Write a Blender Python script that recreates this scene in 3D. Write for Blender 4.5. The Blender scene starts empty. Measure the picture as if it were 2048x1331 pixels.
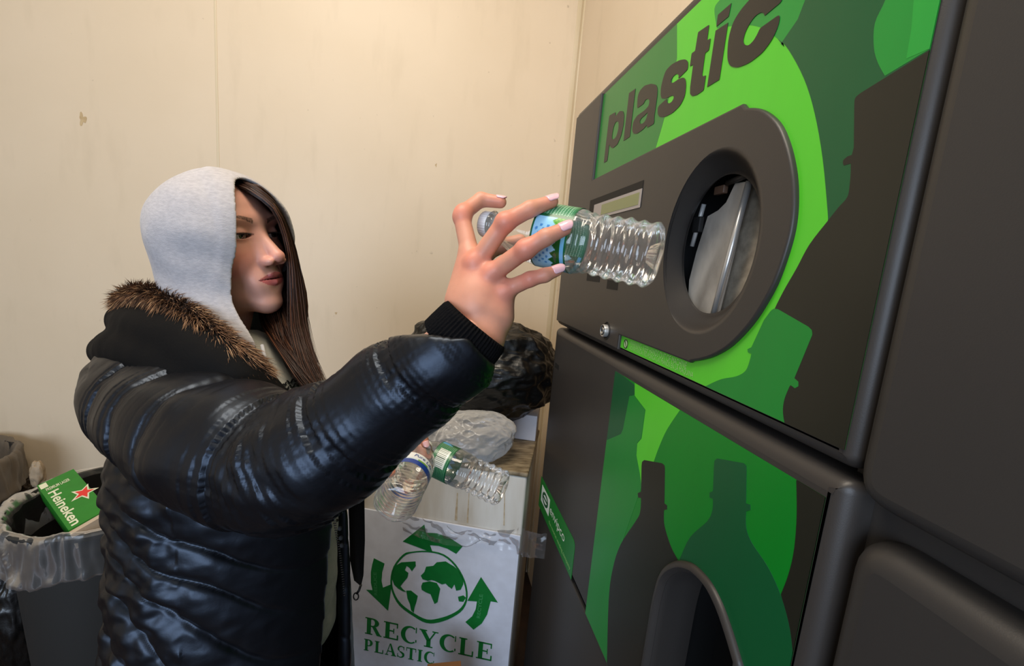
import bpy, bmesh, math, random
import numpy as np
from mathutils import Vector, Matrix
from mathutils.geometry import tessellate_polygon
random.seed(7); rng = np.random.default_rng(7)
SC = bpy.context.scene; COL = SC.collection
PI = math.pi
# ------------------------------------------------------------------ camera (measured from the vanishing points)
F = 850.0; CX, CY = 1024.0, 665.5; H = 1.45; D = 0.36
d1 = np.array([865-CX, 522-CY, F]); d1 /= np.linalg.norm(d1)
vv = np.array([-471.6578, 5557.4466, F]); vv -= d1*(vv@d1); vv /= np.linalg.norm(vv)
UPc = -vv; Xc = np.cross(d1, UPc)
if Xc[0] < 0: Xc = -Xc
M3 = np.array([Xc, d1, UPc])                       # camera vector -> world vector
def cdir(v): return M3@np.asarray(v, float)
def W(px, py, z):                                   # a point seen at (px,py), z metres in front of the camera
    return M3@np.array([(px-CX)/F*z, (py-CY)/F*z, z])+np.array([0, 0, H])
def ray(px, py): return M3@np.array([(px-CX)/F, (py-CY)/F, 1.0])
def PX(px, py, X):
    r = ray(px, py); return r*X/r[0]+np.array([0, 0, H])
def PY(px, py, Y):
    r = ray(px, py); return r*Y/r[1]+np.array([0, 0, H])
def PZ(px, py, Z):
    r = ray(px, py); return r*(Z-H)/r[2]+np.array([0, 0, H])
cam = bpy.data.cameras.new('camera'); camo = bpy.data.objects.new('camera', cam); COL.objects.link(camo)
rm = Matrix((M3@np.array([1., 0, 0]), M3@np.array([0, -1., 0]), M3@np.array([0, 0, -1.]))).transposed()
camo.matrix_world = Matrix.Translation((0, 0, H))@rm.to_4x4()
cam.sensor_width = 36; cam.lens = F/2048*36; cam.clip_start = .01
SC.camera = camo
SC.view_settings.view_transform = 'Standard'; SC.view_settings.look = 'None'; SC.view_settings.gamma = 1
SC.view_settings.use_curve_mapping = False
# ------------------------------------------------------------------ materials
def lin(c):
    return tuple((x/255/12.92 if x/255 <= .04045 else ((x/255+.055)/1.055)**2.4) for x in c)+(1,)
def nd(nt, t, **kw):
    n = nt.nodes.new(t)
    for k, v in kw.items():
        if k in n.inputs: n.inputs[k].default_value = v
        else: setattr(n, k, v)
    return n
def mat(name, col, rough=.5, spec=.5, metal=0, bump=0, bscale=200, mottle=0, mscale=8, coat=0, sheen=0, alpha=None, detail=4, attr=None, sss=0, bdist=.002, col2=None, stretch=None, coord='Object'):
    m = bpy.data.materials.new(name); m.use_nodes = True; nt = m.node_tree
    b = nt.nodes['Principled BSDF']
    b.inputs['Base Color'].default_value = lin(col) if len(col) == 3 else col
    b.inputs['Roughness'].default_value = rough; b.inputs['Specular IOR Level'].default_value = spec
    b.inputs['Metallic'].default_value = metal; b.inputs['Coat Weight'].default_value = coat
    b.inputs['Sheen Weight'].default_value = sheen
    if sss:
        b.inputs['Subsurface Weight'].default_value = sss; b.inputs['Subsurface Radius'].default_value = (.012, .004, .002); b.inputs['Subsurface Scale'].default_value = .6
    tc = nd(nt, 'ShaderNodeTexCoord'); src = tc.outputs[coord]
    if stretch:
        mp = nd(nt, 'ShaderNodeMapping'); mp.inputs['Scale'].default_value = stretch
        nt.links.new(src, mp.inputs[0]); src = mp.outputs[0]
    basec = None
    if attr:
        a = nd(nt, 'ShaderNodeAttribute', attribute_name=attr); basec = a.outputs['Color']
    if mottle:
        n = nd(nt, 'ShaderNodeTexNoise'); n.inputs['Scale'].default_value = mscale; n.inputs['Detail'].default_value = 6
        nt.links.new(src, n.inputs['Vector'])
        mx = nd(nt, 'ShaderNodeMix', data_type='RGBA')
        rp = nd(nt, 'ShaderNodeValToRGB'); rp.color_ramp.elements[0].position = .35; rp.color_ramp.elements[1].position = .68
        nt.links.new(n.outputs['Fac'], rp.inputs[0]); 
        ml = nd(nt, 'ShaderNodeMath', operation='MULTIPLY'); ml.inputs[1].default_value = mottle
        nt.links.new(rp.outputs[0], ml.inputs[0]); nt.links.new(ml.outputs[0], mx.inputs[0])
        if basec: nt.links.new(basec, mx.inputs[6])
        else: mx.inputs[6].default_value = lin(col)
        mx.inputs[7].default_value = lin(col2 if col2 else tuple(x*.6 for x in col))
        basec = mx.outputs[2]
    if basec: nt.links.new(basec, b.inputs['Base Color'])
    if bump:
        n = nd(nt, 'ShaderNodeTexNoise'); n.inputs['Scale'].default_value = bscale; n.inputs['Detail'].default_value = detail
        nt.links.new(src, n.inputs['Vector'])
        bp = nd(nt, 'ShaderNodeBump'); bp.inputs['Strength'].default_value = bump; bp.inputs['Distance'].default_value = bdist
        nt.links.new(n.outputs['Fac'], bp.inputs['Height']); nt.links.new(bp.outputs[0], b.inputs['Normal'])
    return m
def film(name, tint=(255, 255, 255), haze=.12, rough=.12, edge=.5, gl=1.0, bump=0, bscale=40):
    """thin clear plastic: lets light straight through, reflects like plastic, slightly milky"""
    m = bpy.data.materials.new(name); m.use_nodes = True; nt = m.node_tree; nt.nodes.clear()
    out = nd(nt, 'ShaderNodeOutputMaterial'); tr = nd(nt, 'ShaderNodeBsdfTransparent'); tr.inputs[0].default_value = lin(tint)
    gg = nd(nt, 'ShaderNodeBsdfGlossy'); gg.inputs['Roughness'].default_value = rough; gg.inputs[0].default_value = (1, 1, 1, 1)
    df = nd(nt, 'ShaderNodeBsdfDiffuse'); df.inputs[0].default_value = lin((225, 225, 225))
    lw = nd(nt, 'ShaderNodeLayerWeight'); lw.inputs[0].default_value = edge
    mh = nd(nt, 'ShaderNodeMath', operation='MULTIPLY_ADD'); mh.inputs[1].default_value = .35; mh.inputs[2].default_value = haze
    nt.links.new(lw.outputs['Facing'], mh.inputs[0])
    pw = nd(nt, 'ShaderNodeMath', operation='MULTIPLY'); nt.links.new(lw.outputs['Facing'], pw.inputs[0]); nt.links.new(mh.outputs[0], pw.inputs[1])
    ad = nd(nt, 'ShaderNodeMath', operation='ADD'); nt.links.new(pw.outputs[0], ad.inputs[0]); ad.inputs[1].default_value = haze*.5
    m1 = nd(nt, 'ShaderNodeMixShader'); nt.links.new(ad.outputs[0], m1.inputs[0]); nt.links.new(tr.outputs[0], m1.inputs[1]); nt.links.new(df.outputs[0], m1.inputs[2])
    fr = nd(nt, 'ShaderNodeFresnel'); fr.inputs[0].default_value = 1.5
    m2 = nd(nt, 'ShaderNodeMixShader'); f2 = nd(nt, 'ShaderNodeMath', operation='MULTIPLY_ADD'); f2.inputs[1].default_value = gl; f2.inputs[2].default_value = .015
    nt.links.new(fr.outputs[0], f2.inputs[0]); nt.links.new(f2.outputs[0], m2.inputs[0]); nt.links.new(m1.outputs[0], m2.inputs[1]); nt.links.new(gg.outputs[0], m2.inputs[2])
    nt.links.new(m2.outputs[0], out.inputs[0])
    if bump:
        tc = nd(nt, 'ShaderNodeTexCoord'); n = nd(nt, 'ShaderNodeTexNoise'); n.inputs['Scale'].default_value = bscale; n.inputs['Detail'].default_value = 5
        nt.links.new(tc.outputs['Object'], n.inputs['Vector']); bp = nd(nt, 'ShaderNodeBump'); bp.inputs['Strength'].default_value = bump; bp.inputs['Distance'].default_value = .01
        nt.links.new(n.outputs['Fac'], bp.inputs['Height']); nt.links.new(bp.outputs[0], gg.inputs['Normal']); nt.links.new(bp.outputs[0], fr.inputs['Normal'])
    return m
# ------------------------------------------------------------------ objects
WL = {}
def thing(name, label, cat, loc, group=None):
    o = bpy.data.objects.new(name, None); COL.objects.link(o); o.empty_display_size = .05
    o.location = Vector(loc); WL[o] = np.array(loc, float); o['label'] = label; o['category'] = cat
    if group: o['group'] = group
    return o
def tag(o, label, cat, group=None, kind=None):
    o['label'] = label; o['category'] = cat
    if group: o['group'] = group
    if kind: o['kind'] = kind
    return o
def obj(name, verts, faces, m, parent=None, smooth=True, mats=None, fmat=None, label=None, kind=None, sharp=None):
    verts = np.asarray(verts, float).reshape(-1, 3)
    c = (verts.min(0)+verts.max(0))/2
    me = bpy.data.meshes.new(name); me.from_pydata((verts-c).tolist(), [], [list(map(int, f)) for f in faces]); me.update()
    for mm in (mats or [m]): me.materials.append(mm)
    if fmat is not None: me.polygons.foreach_set('material_index', list(fmat))
    if smooth: me.polygons.foreach_set('use_smooth', [True]*len(me.polygons))
    if sharp: me.set_sharp_from_angle(angle=math.radians(sharp))
    o = bpy.data.objects.new(name, me); COL.objects.link(o); WL[o] = c
    if parent is not None:
        o.parent = parent; o.location = Vector(c-WL[parent])
    else: o.location = Vector(c)
    if label: o['label'] = label
    if kind: o['kind'] = kind
    return o
class MB:
    def __init__(s): s.v = []; s.f = []; s.m = []
    def add(s, v, f, mi=0):
        k = len(s.v); s.v += [tuple(map(float, p)) for p in v]; s.f += [[int(i)+k for i in q] for q in f]; s.m += [mi]*len(f); return s
    def box(s, a, b, mi=0):
        (x0, y0, z0), (x1, y1, z1) = a, b
        v = [(x, y, z) for x in (x0, x1) for y in (y0, y1) for z in (z0, z1)]
        return s.add(v, [(0, 1, 3, 2), (4, 6, 7, 5), (0, 4, 5, 1), (2, 3, 7, 6), (0, 2, 6, 4), (1, 5, 7, 3)], mi)
    def tube(s, pts, rad, n=12, mi=0, cap=True, flat=1.0):
        pts = [np.array(p, float) for p in pts]; rad = rad if hasattr(rad, '__len__') else [rad]*len(pts)
        T = [pts[min(i+1, len(pts)-1)]-pts[max(i-1, 0)] for i in range(len(pts))]
        T = [t/np.linalg.norm(t) for t in T]
        u = np.cross(T[0], [.3, .5, .8]); u /= np.linalg.norm(u)
        v = []; f = []
        for i, (p, t, r) in enumerate(zip(pts, T, rad)):
            u = u-t*(u@t); u /= np.linalg.norm(u); w = np.cross(t, u)
            for k in range(n):
                a = 2*PI*k/n; v.append(p+r*(math.cos(a)*u+flat*math.sin(a)*w))
        for i in range(len(pts)-1):
            for k in range(n):
                k2 = (k+1) % n; f.append((i*n+k, i*n+k2, (i+1)*n+k2, (i+1)*n+k))
        if cap: f.append(list(range(n))[::-1]); f.append([(len(pts)-1)*n+k for k in range(n)])
        return s.add(v, f, mi)
    def build(s, name, m, parent=None, **kw):
        if s.m and max(s.m) > 0: kw['fmat'] = s.m
        return obj(name, s.v, s.f, m, parent, **kw)
def bevel_box(a, b, r, seg=3):
    bm = bmesh.new(); bmesh.ops.create_cube(bm, size=1)
    a = np.array(a, float); b = np.array(b, float)
    for v in bm.verts: v.co = Vector((np.array(v.co)+.5)*(b-a)+a)
    bmesh.ops.bevel(bm, geom=bm.edges[:], offset=r, segments=seg, affect='EDGES', profile=.5)
    bm.verts.index_update(); V = [tuple(v.co) for v in bm.verts]; Fc = [[v.index for v in f.verts] for f in bm.faces]; bm.free()
    return V, Fc
# 2D outlines
def area2(P): P = np.asarray(P); return .5*np.sum(P[:, 0]*np.roll(P[:, 1], -1)-np.roll(P[:, 0], -1)*P[:, 1])
def ccw(P): P = [tuple(p) for p in P]; return P if area2(P) > 0 else P[::-1]
def catmull(P, n=6, closed=False):
    P = [np.array(p, float) for p in P]; out = []; N = len(P)
    for i in range(N if closed else N-1):
        p0, p1, p2, p3 = (P[(i+k) % N] if closed else P[min(max(i+k, 0), N-1)] for k in (-1, 0, 1, 2))
        for k in range(n):
            t = k/n; out.append(.5*((2*p1)+(-p0+p2)*t+(2*p0-5*p1+4*p2-p3)*t*t+(-p0+3*p1-3*p2+p3)*t**3))
    if not closed: out.append(P[-1])
    return out
def round_poly(P, r, n=5):
    out = []; N = len(P)
    for i in range(N):
        p = np.array(P[i], float); a = np.array(P[i-1], float)-p; b = np.array(P[(i+1) % N], float)-p
        la, lb = np.linalg.norm(a), np.linalg.norm(b); rr = r[i] if hasattr(r, '__len__') else r
        k = min(rr, la*.45, lb*.45); s, e = p+a/la*k, p+b/lb*k
        if rr <= 0: out.append(tuple(p)); continue
        for j in range(n+1):
            t = j/n; out.append(tuple((1-t)**2*s+2*t*(1-t)*p+t*t*e))
    return out
def clip_rect(P, x0, x1, y0, y1):
    def cl(P, ax, lim, sgn):
        o = []
        for i in range(len(P)):
            a, b = P[i-1], P[i]; ia, ib = sgn*(a[ax]-lim) >= 0, sgn*(b[ax]-lim) >= 0
            if ia != ib:
                t = (lim-a[ax])/(b[ax]-a[ax]); o.append(tuple(a[k]+t*(b[k]-a[k]) for k in (0, 1)))
            if ib: o.append(tuple(b))
        return o
    for ax, lim, s in ((0, x0, 1), (0, x1, -1), (1, y0, 1), (1, y1, -1)): P = cl(P, ax, lim, s)
    return P
def inset(P, d):
    P = np.array(ccw(P)); N = len(P); out = []
    for i in range(N):
        a = P[i]-P[i-1]; b = P[(i+1) % N]-P[i]; a = a/(np.linalg.norm(a)+1e-12); b = b/(np.linalg.norm(b)+1e-12)
        n = np.array([-a[1]-b[1], a[0]+b[0]]); l = np.linalg.norm(n); n = n/(l+1e-9); c = max(.35, n@np.array([-b[1], b[0]]))
        out.append(P[i]+n*d/c)
    return out
def cap_tris(loops): return [tuple(t) for t in tessellate_polygon([[Vector((p[0], p[1], 0)) for p in L] for L in loops])]
def slab(P, xb, xf, r=0, holes=(), seg=5, mb=None, mi=0, hole_depth=None):
    """solid with outline P in the (y,z) plane, back at xb, front (towards -x) at xf, rounded front edge r"""
    P = ccw(P); mb = mb or MB(); rings = [(P, xb)]
    if r > 0:
        for k in range(seg+1):
            a = k/seg*PI/2; rings.append((inset(P, r*(1-math.cos(a))) if k else P, xf+r*(1-math.sin(a))))
    else: rings.append((P, xf))
    V = []; Fc = []; N = len(P)
    for Q, x in rings: V += [(x, q[0], q[1]) for q in Q]
    for i in range(len(rings)-1):
        for k in range(N): k2 = (k+1) % N; Fc.append((i*N+k, (i+1)*N+k, (i+1)*N+k2, i*N+k2))
    loops = [rings[-1][0]]+[list(h) for h in holes]
    base = (len(rings)-1)*N; idx = list(range(base, base+N))
    for h in holes:
        k = len(V); V += [(xf, q[0], q[1]) for q in h]; idx += list(range(k, k+len(h)))
        if hole_depth:
            k2 = len(V); V += [(xf+hole_depth, q[0], q[1]) for q in h]; n = len(h)
            for j in range(n): Fc.append((k+j, k+(j+1) % n, k2+(j+1) % n, k2+j))
    for t in cap_tris(loops): Fc.append(tuple(idx[i] for i in t))
    mb.add(V, Fc, mi); return mb
def text_shape(s, box=None, shear=0, offset=0, res=6, space=1.0, fit='both'):
    """built-in font outline as flat 2D mesh (verts 2D, faces) scaled into box (w,h)"""
    c = bpy.data.curves.new('t', 'FONT'); c.body = s; c.size = 1; c.shear = shear; c.offset = offset; c.resolution_u = res; c.space_character = space
    c.fill_mode = 'FRONT' if hasattr(c, 'fill_mode') else c.fill_mode
    o = bpy.data.objects.new('t', c); COL.objects.link(o); dg = bpy.context.evaluated_depsgraph_get(); e = o.evaluated_get(dg); me = e.to_mesh()
    V = np.array([v.co[:2] for v in me.vertices]).reshape(-1, 2); Fc = [list(p.vertices) for p in me.polygons]; e.to_mesh_clear()
    bpy.data.objects.remove(o); bpy.data.curves.remove(c)
    lo, hi = V.min(0), V.max(0); V = (V-lo)/(hi-lo)
    if box is not None:
        V = V*np.array(box)
    return V, Fc
def mesh_fix(o):
    bm = bmesh.new(); bm.from_mesh(o.data); bmesh.ops.recalc_face_normals(bm, faces=bm.faces[:]); bm.to_mesh(o.data); bm.free(); return o
# ------------------------------------------------------------------ numpy noise and implicit surfaces
_perm = np.random.default_rng(3).permutation(256); _perm = np.concatenate([_perm, _perm, _perm])
_grad = np.random.default_rng(5).normal(size=(256, 3)); _grad /= np.linalg.norm(_grad, axis=1)[:, None]
def perlin(P):
    P = np.asarray(P, float); I = np.floor(P).astype(int); f = P-I; I &= 255; u = f*f*f*(f*(f*6-15)+10); r = 0
    for dx in (0, 1):
        for dy in (0, 1):
            for dz in (0, 1):
                h = _perm[_perm[_perm[(I[:, 0]+dx) & 255]+((I[:, 1]+dy) & 255)]+((I[:, 2]+dz) & 255)]
                g = _grad[h]; d = (g*(f-np.array([dx, dy, dz]))).sum(1)
                w = (u[:, 0] if dx else 1-u[:, 0])*(u[:, 1] if dy else 1-u[:, 1])*(u[:, 2] if dz else 1-u[:, 2]); r = r+w*d
    return r*1.6
def fbm(P, o=3):
    P = np.asarray(P, float); a = 1; r = 0
    for i in range(o): r = r+a*perlin(P*(2**i)+i*17.3); a *= .5
    return r
def smin(a, b, k):
    h = np.clip(.5+.5*(b-a)/k, 0, 1); return b*(1-h)+a*h-k*h*(1-h)
def smax(a, b, k): return -smin(-a, -b, k)
def s_ell(P, c, r, R=None):
    q = P-np.array(c)
    if R is not None: q = q@R
    r = np.array(r, float); k0 = np.sqrt(((q/r)**2).sum(-1)); k1 = np.sqrt(((q/(r*r))**2).sum(-1))+1e-9
    return k0*(k0-1)/k1
def s_cap(P, a, b, ra, rb):
    a = np.array(a, float); b = np.array(b, float); ba = b-a; pa = P-a; h = np.clip((pa@ba)/(ba@ba), 0, 1)
    return np.linalg.norm(pa-h[..., None]*ba, axis=-1)-(ra+(rb-ra)*h)
def nets(fn, lo, hi, h):
    """mesh of fn(P)=0 inside the box lo..hi, cell h (surface nets, only near the surface evaluated)"""
    lo = np.array(lo, float); hi = np.array(hi, float); B = 6; n = np.ceil((hi-lo)/h).astype(int)+1; n = ((n+B-1)//B)*B
    nb = n//B; g = np.stack(np.meshgrid(*[np.arange(k) for k in nb], indexing='ij'), -1).reshape(-1, 3)
    cen = lo+(g*B+(B-1)/2)*h; dv = fn(cen); act = np.abs(dv) < h*B*1.25
    vol = np.empty(n, np.float32); V6 = vol.reshape(nb[0], B, nb[1], B, nb[2], B)
    sg = dv.reshape(nb); V6[...] = sg[:, None, :, None, :, None]
    ga = g[act]; off = np.stack(np.meshgrid(*[np.arange(B)]*3, indexing='ij'), -1).reshape(-1, 3)
    for s in range(0, len(ga), 3000):
        gg = ga[s:s+3000]; P = lo+((gg*B)[:, None]+off[None])*h; d = fn(P.reshape(-1, 3)).reshape(len(gg), B, B, B)
        V6[gg[:, 0], :, gg[:, 1], :, gg[:, 2], :] = d
    vol[0] = vol[-1] = 1; vol[:, 0] = vol[:, -1] = 1; vol[:, :, 0] = vol[:, :, -1] = 1
    S = vol < 0; cnt = np.zeros(n-1, np.int8)
    for dx in (0, 1):
        for dy in (0, 1):
            for dz in (0, 1): cnt += S[dx:n[0]-1+dx, dy:n[1]-1+dy, dz:n[2]-1+dz]
    cells = np.argwhere((cnt > 0) & (cnt < 8)); idm = -np.ones(n-1, np.int32); idm[tuple(cells.T)] = np.arange(len(cells))
    acc = np.zeros((len(cells), 3)); num = np.zeros(len(cells)); cs = [(a, b, c) for a in (0, 1) for b in (0, 1) for c in (0, 1)]
    for i, a in enumerate(cs):
        for b in cs[i+1:]:
            if sum(abs(x-y) for x, y in zip(a, b)) != 1: continue
            va = vol[tuple((cells+a).T)]; vb = vol[tuple((cells+b).T)]; m = (va < 0) != (vb < 0)
            t = np.where(m, va/(va-vb+1e-20), 0)[:, None]; acc += np.where(m[:, None], np.array(a)+t*(np.array(b)-np.array(a)), 0); num += m
    V = lo+(cells+acc/num[:, None])*h; Fc = []
    for ax in range(3):
        e = np.zeros(3, int); e[ax] = 1; sl = tuple(slice(1, n[k]-1) if k != ax else slice(0, n[k]-1) for k in range(3))
        sl2 = tuple(slice(s.start+e[k], s.stop+e[k]) for k, s in enumerate(sl)); A = S[sl]; Bq = S[sl2]
        q = np.argwhere(A != Bq); q0 = q+np.array([s.start for s in sl]); fl = A[tuple(q.T)]
        u = np.zeros(3, int); u[(ax+1) % 3] = 1; w = np.zeros(3, int); w[(ax+2) % 3] = 1
        quad = np.stack([idm[tuple((q0-u-w).T)], idm[tuple((q0-w).T)], idm[tuple(q0.T)], idm[tuple((q0-u).T)]], 1)
        quad[~fl] = quad[~fl][:, ::-1]; Fc.append(quad)
    Fc = np.concatenate(Fc); Fc = Fc[(Fc >= 0).all(1)]
    return V, Fc
def vnormals(V, Fc):
    N = np.zeros_like(V); a = V[Fc[:, 2]]-V[Fc[:, 0]]; b = V[Fc[:, 3]]-V[Fc[:, 1]]; n = np.cross(a, b)
    for k in range(4): np.add.at(N, Fc[:, k], n)
    return N/(np.linalg.norm(N, axis=1)[:, None]+1e-12)
def smooth_mesh(V, Fc, it=2, lam=.5):
    for _ in range(it):
        S = np.zeros_like(V); c = np.zeros(len(V))
        for a, b in ((0, 1), (1, 2), (2, 3), (3, 0)):
            np.add.at(S, Fc[:, a], V[Fc[:, b]]); np.add.at(S, Fc[:, b], V[Fc[:, a]]); np.add.at(c, Fc[:, a], 1); np.add.at(c, Fc[:, b], 1)
        V = V+lam*(S/c[:, None]-V)
    return V
def fastobj(name, V, Fc, m, parent=None, colors=None, **kw):
    c = (V.min(0)+V.max(0))/2; me = bpy.data.meshes.new(name); n = len(Fc); me.vertices.add(len(V)); me.vertices.foreach_set('co', (V-c).astype(np.float32).ravel())
    me.loops.add(4*n); me.loops.foreach_set('vertex_index', Fc.astype(np.int32).ravel()); me.polygons.add(n)
    me.polygons.foreach_set('loop_start', np.arange(0, 4*n, 4, dtype=np.int32)); me.polygons.foreach_set('use_smooth', np.ones(n, bool)); me.update(calc_edges=True); me.validate()
    me.materials.append(m)
    if colors is not None:
        at = me.color_attributes.new('col', 'FLOAT_COLOR', 'POINT'); cc = np.ones((len(V), 4), np.float32); cc[:, :3] = colors; at.data.foreach_set('color', cc.ravel())
    o = bpy.data.objects.new(name, me); COL.objects.link(o); WL[o] = c
    if parent is not None: o.parent = parent; o.location = Vector(c-WL[parent])
    else: o.location = Vector(c)
    for k, v in kw.items(): o[k] = v
    return o
# ------------------------------------------------------------------ room
YW = 1.80; rc = ray(1112, 560); XS = YW*rc[0]/rc[1]
print('side wall X', XS)
def wall_mat():
    m = mat('painted_wall', (216, 198, 172), rough=.42, spec=.35, bump=.12, bscale=60, mottle=.35, mscale=3, col2=(206, 187, 158), coord='Object')
    nt = m.node_tree; b = nt.nodes['Principled BSDF']; src = b.inputs['Base Color'].links[0].from_socket
    tc = nd(nt, 'ShaderNodeTexCoord')
    # vertical grime runs and scuffs
    mp = nd(nt, 'ShaderNodeMapping'); mp.inputs['Scale'].default_value = (3, 3, .7); nt.links.new(tc.outputs['Object'], mp.inputs[0])
    n = nd(nt, 'ShaderNodeTexNoise'); n.inputs['Scale'].default_value = 5; n.inputs['Detail'].default_value = 7; nt.links.new(mp.outputs[0], n.inputs['Vector'])
    rp = nd(nt, 'ShaderNodeValToRGB'); rp.color_ramp.elements[0].position = .56; rp.color_ramp.elements[1].position = .78; nt.links.new(n.outputs['Fac'], rp.inputs[0])
    ml = nd(nt, 'ShaderNodeMath', operation='MULTIPLY'); ml.inputs[1].default_value = .16; nt.links.new(rp.outputs[0], ml.inputs[0])
    mx = nd(nt, 'ShaderNodeMix', data_type='RGBA'); nt.links.new(ml.outputs[0], mx.inputs[0]); nt.links.new(src, mx.inputs[6]); mx.inputs[7].default_value = lin((158, 140, 108))
    # small specks
    n2 = nd(nt, 'ShaderNodeTexNoise'); n2.inputs['Scale'].default_value = 38; n2.inputs['Detail'].default_value = 2; nt.links.new(tc.outputs['Object'], n2.inputs['Vector'])
    r2 = nd(nt, 'ShaderNodeValToRGB'); r2.color_ramp.elements[0].position = .74; r2.color_ramp.elements[1].position = .8; nt.links.new(n2.outputs['Fac'], r2.inputs[0])
    m3 = nd(nt, 'ShaderNodeMath', operation='MULTIPLY'); m3.inputs[1].default_value = .35; nt.links.new(r2.outputs[0], m3.inputs[0])
    mx2 = nd(nt, 'ShaderNodeMix', data_type='RGBA'); nt.links.new(m3.outputs[0], mx2.inputs[0]); nt.links.new(mx.outputs[2], mx2.inputs[6]); mx2.inputs[7].default_value = lin((120, 100, 78))
    nt.links.new(mx2.outputs[2], b.inputs['Base Color'])
    return m
M_wall = wall_mat()
wallb = MB().box((-3.2, YW, 0), (XS+.1, YW+.1, 3.2)).build('wall_back', M_wall, smooth=False, kind='structure')
MB().box((XS, -.25, 0), (XS+.1, YW, 3.2)).build('wall_right', M_wall, smooth=False, kind='structure')
MB().box((-3.3, -3, 0), (-3.2, YW, 3.2)).build('wall_left', M_wall, smooth=False, kind='structure')
M_ceil = mat('ceiling_paint', (215, 205, 185), rough=.8)
MB().box((-3.3, -3, 3.2), (XS+.1, YW+.1, 3.3)).build('ceiling', M_ceil, smooth=False, kind='structure')
M_floor = mat('dirty_floor', (58, 38, 27), rough=.6, mottle=.8, mscale=14, col2=(26, 18, 13), bump=.4, bscale=60)
MB().box((-3.3, -3, -.1), (XS+.1, YW+.1, 0)).build('floor', M_floor, smooth=False, kind='structure')
M_batten = mat('wall_batten', (206, 190, 160), rough=.4)
x = PY(433, 150, YW)[0]
V, Fc = bevel_box((x-.004, YW-.0015, .11), (x+.004, YW+.01, 3.19), .001); obj('trim_1', V, Fc, M_batten, kind='structure')
M_corner = mat('corner_strip', (208, 192, 164), rough=.45, mottle=.6, mscale=9, col2=(186, 164, 118), stretch=(1, 1, .25))
V, Fc = bevel_box((XS-.022, YW-.002, .11), (XS, YW+.01, 3.19), .0012); obj('trim_2', V, Fc, M_corner, kind='structure')
V, Fc = bevel_box((XS-.005, YW-.03, .02), (XS+.01, YW, 3.19), .002); obj('trim_3', V, Fc, M_corner, kind='structure')
M_base = mat('baseboard', (70, 58, 46), rough=.6)
V, Fc = bevel_box((-3.19, YW-.012, .0), (XS-.01, YW+.01, .1), .003); obj('baseboard_back', V, Fc, M_base, kind='structure')
# wall stain (a real mark on the paint)
M_stain = mat('wall_stain', (178, 150, 108), rough=.6, mottle=.9, mscale=60, col2=(196, 172, 132))
def stain(px, py, s, asp, name='stain'):
    c = PY(px, py, YW-.0006); P = []
    for k in range(28):
        a = 2*PI*k/28; r = s*(1+.35*math.sin(3*a+px)+.2*math.sin(5*a+py)); P.append((c[0]+r*math.cos(a), c[2]+r*asp*math.sin(a)))
    V = [(p[0], YW-.0006, p[1]) for p in P]+[(p[0], YW-.0002, p[1]) for p in P]; n = len(P)
    f = [list(range(n))]+[(k, n+k, n+(k+1) % n, (k+1) % n) for k in range(n)]
    return obj(name, V, f, M_stain, wallb, smooth=False)
for (a, b, s, asp, lb) in ((165, 238, .010, 1.7, 'brown drip stain high on the left of the beige wall'), (672, 626, .004, 1, 'tiny dark spot on beige wall right of the hair'), (872, 330, .003, 2, 'small brown speck on wall above the raised hand')):
    stain(a, b, s, asp)
# ------------------------------------------------------------------ reverse vending machine
M_case = mat('charcoal_plastic', (52, 49, 47), rough=.42, spec=.45, bump=.10, bscale=900, bdist=.0006, detail=2, mottle=.18, mscale=5, col2=(66, 60, 56))
M_case2 = mat('charcoal_plastic_right', (50, 48, 47), rough=.45, spec=.45, bump=.10, bscale=900, bdist=.0006, detail=2)
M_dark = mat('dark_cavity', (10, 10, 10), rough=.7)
def G(name, c): return mat(name, c, rough=.33, spec=.45, mottle=.12, mscale=14, col2=tuple(x*.85 for x in c), stretch=(1, 2.5, .5))
G_lime = G('lime_print', (84, 196, 44)); G_green = G('green_print', (24, 128, 46)); G_teal = G('teal_print', (16, 84, 46)); G_soft = G('soft_green_print', (36, 122, 50))
G_mid = G('mid_green_print', (30, 140, 52)); G_blk = G('black_print', (34, 34, 27)); G_low = G('deep_green_print', (10, 124, 34)); G_bri = G('bright_green_print', (38, 156, 58))
def q(px, py, X=D): p = PX(px, py, X); return (p[1], p[2])
Yfar = q(1113, 640)[0]; Ztop = q(1161, 226)[1]+.010; Ynear = q(1868, 400, D+.02)[0]
zs_u = q(1300, 725)[1]; 
ZbU = q(1680, 906)[1]-.012; ZtL = q(1231, 735)[1]+.018; ZbL = q(1166, 1216)[1]
print('door Y', Ynear, Yfar, 'Ztop', Ztop, 'split', ZbU, ZtL, 'bottom', ZbL)
mach = thing('recycling_machine', 'charcoal bottle recycling machine with green bottle graphics and the word plastic', 'recycling machine', (D+.1, (Ynear+Yfar)/2, 0))
# cabinet behind the doors
mb = MB(); V, Fc = bevel_box((D+.05, Ynear+.008, .0), (XS-.002, Yfar-.012, Ztop-.012), .006); 
mb.box((D+.26, Ynear+.008, 0), (XS-.002, Yfar-.012, Ztop-.012)) if XS > D+.27 else None
cab = MB(); cab.box((D+.03, Yfar-.03, 0), (XS-.002, Yfar-.012, Ztop-.012)); cab.box((D+.03, Ynear+.004, 0), (XS-.002, Ynear+.02, Ztop-.012))
cab.box((D+.03, Ynear+.02, Ztop-.03), (XS-.002, Yfar-.03, Ztop-.012)); cab.box((XS-.02, Ynear+.02, .001), (XS-.002, Yfar-.03, Ztop-.03))
cab.box((D+.06, Ynear+.02, ZbU-.03), (XS-.02, Yfar-.03, ZbU-.0)); cab.box((D+.03, Ynear+.0201, .002), (D+.06, Yfar-.0301, ZbL+.0))
cab.build('cabinet', M_case, mach, smooth=False)
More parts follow.
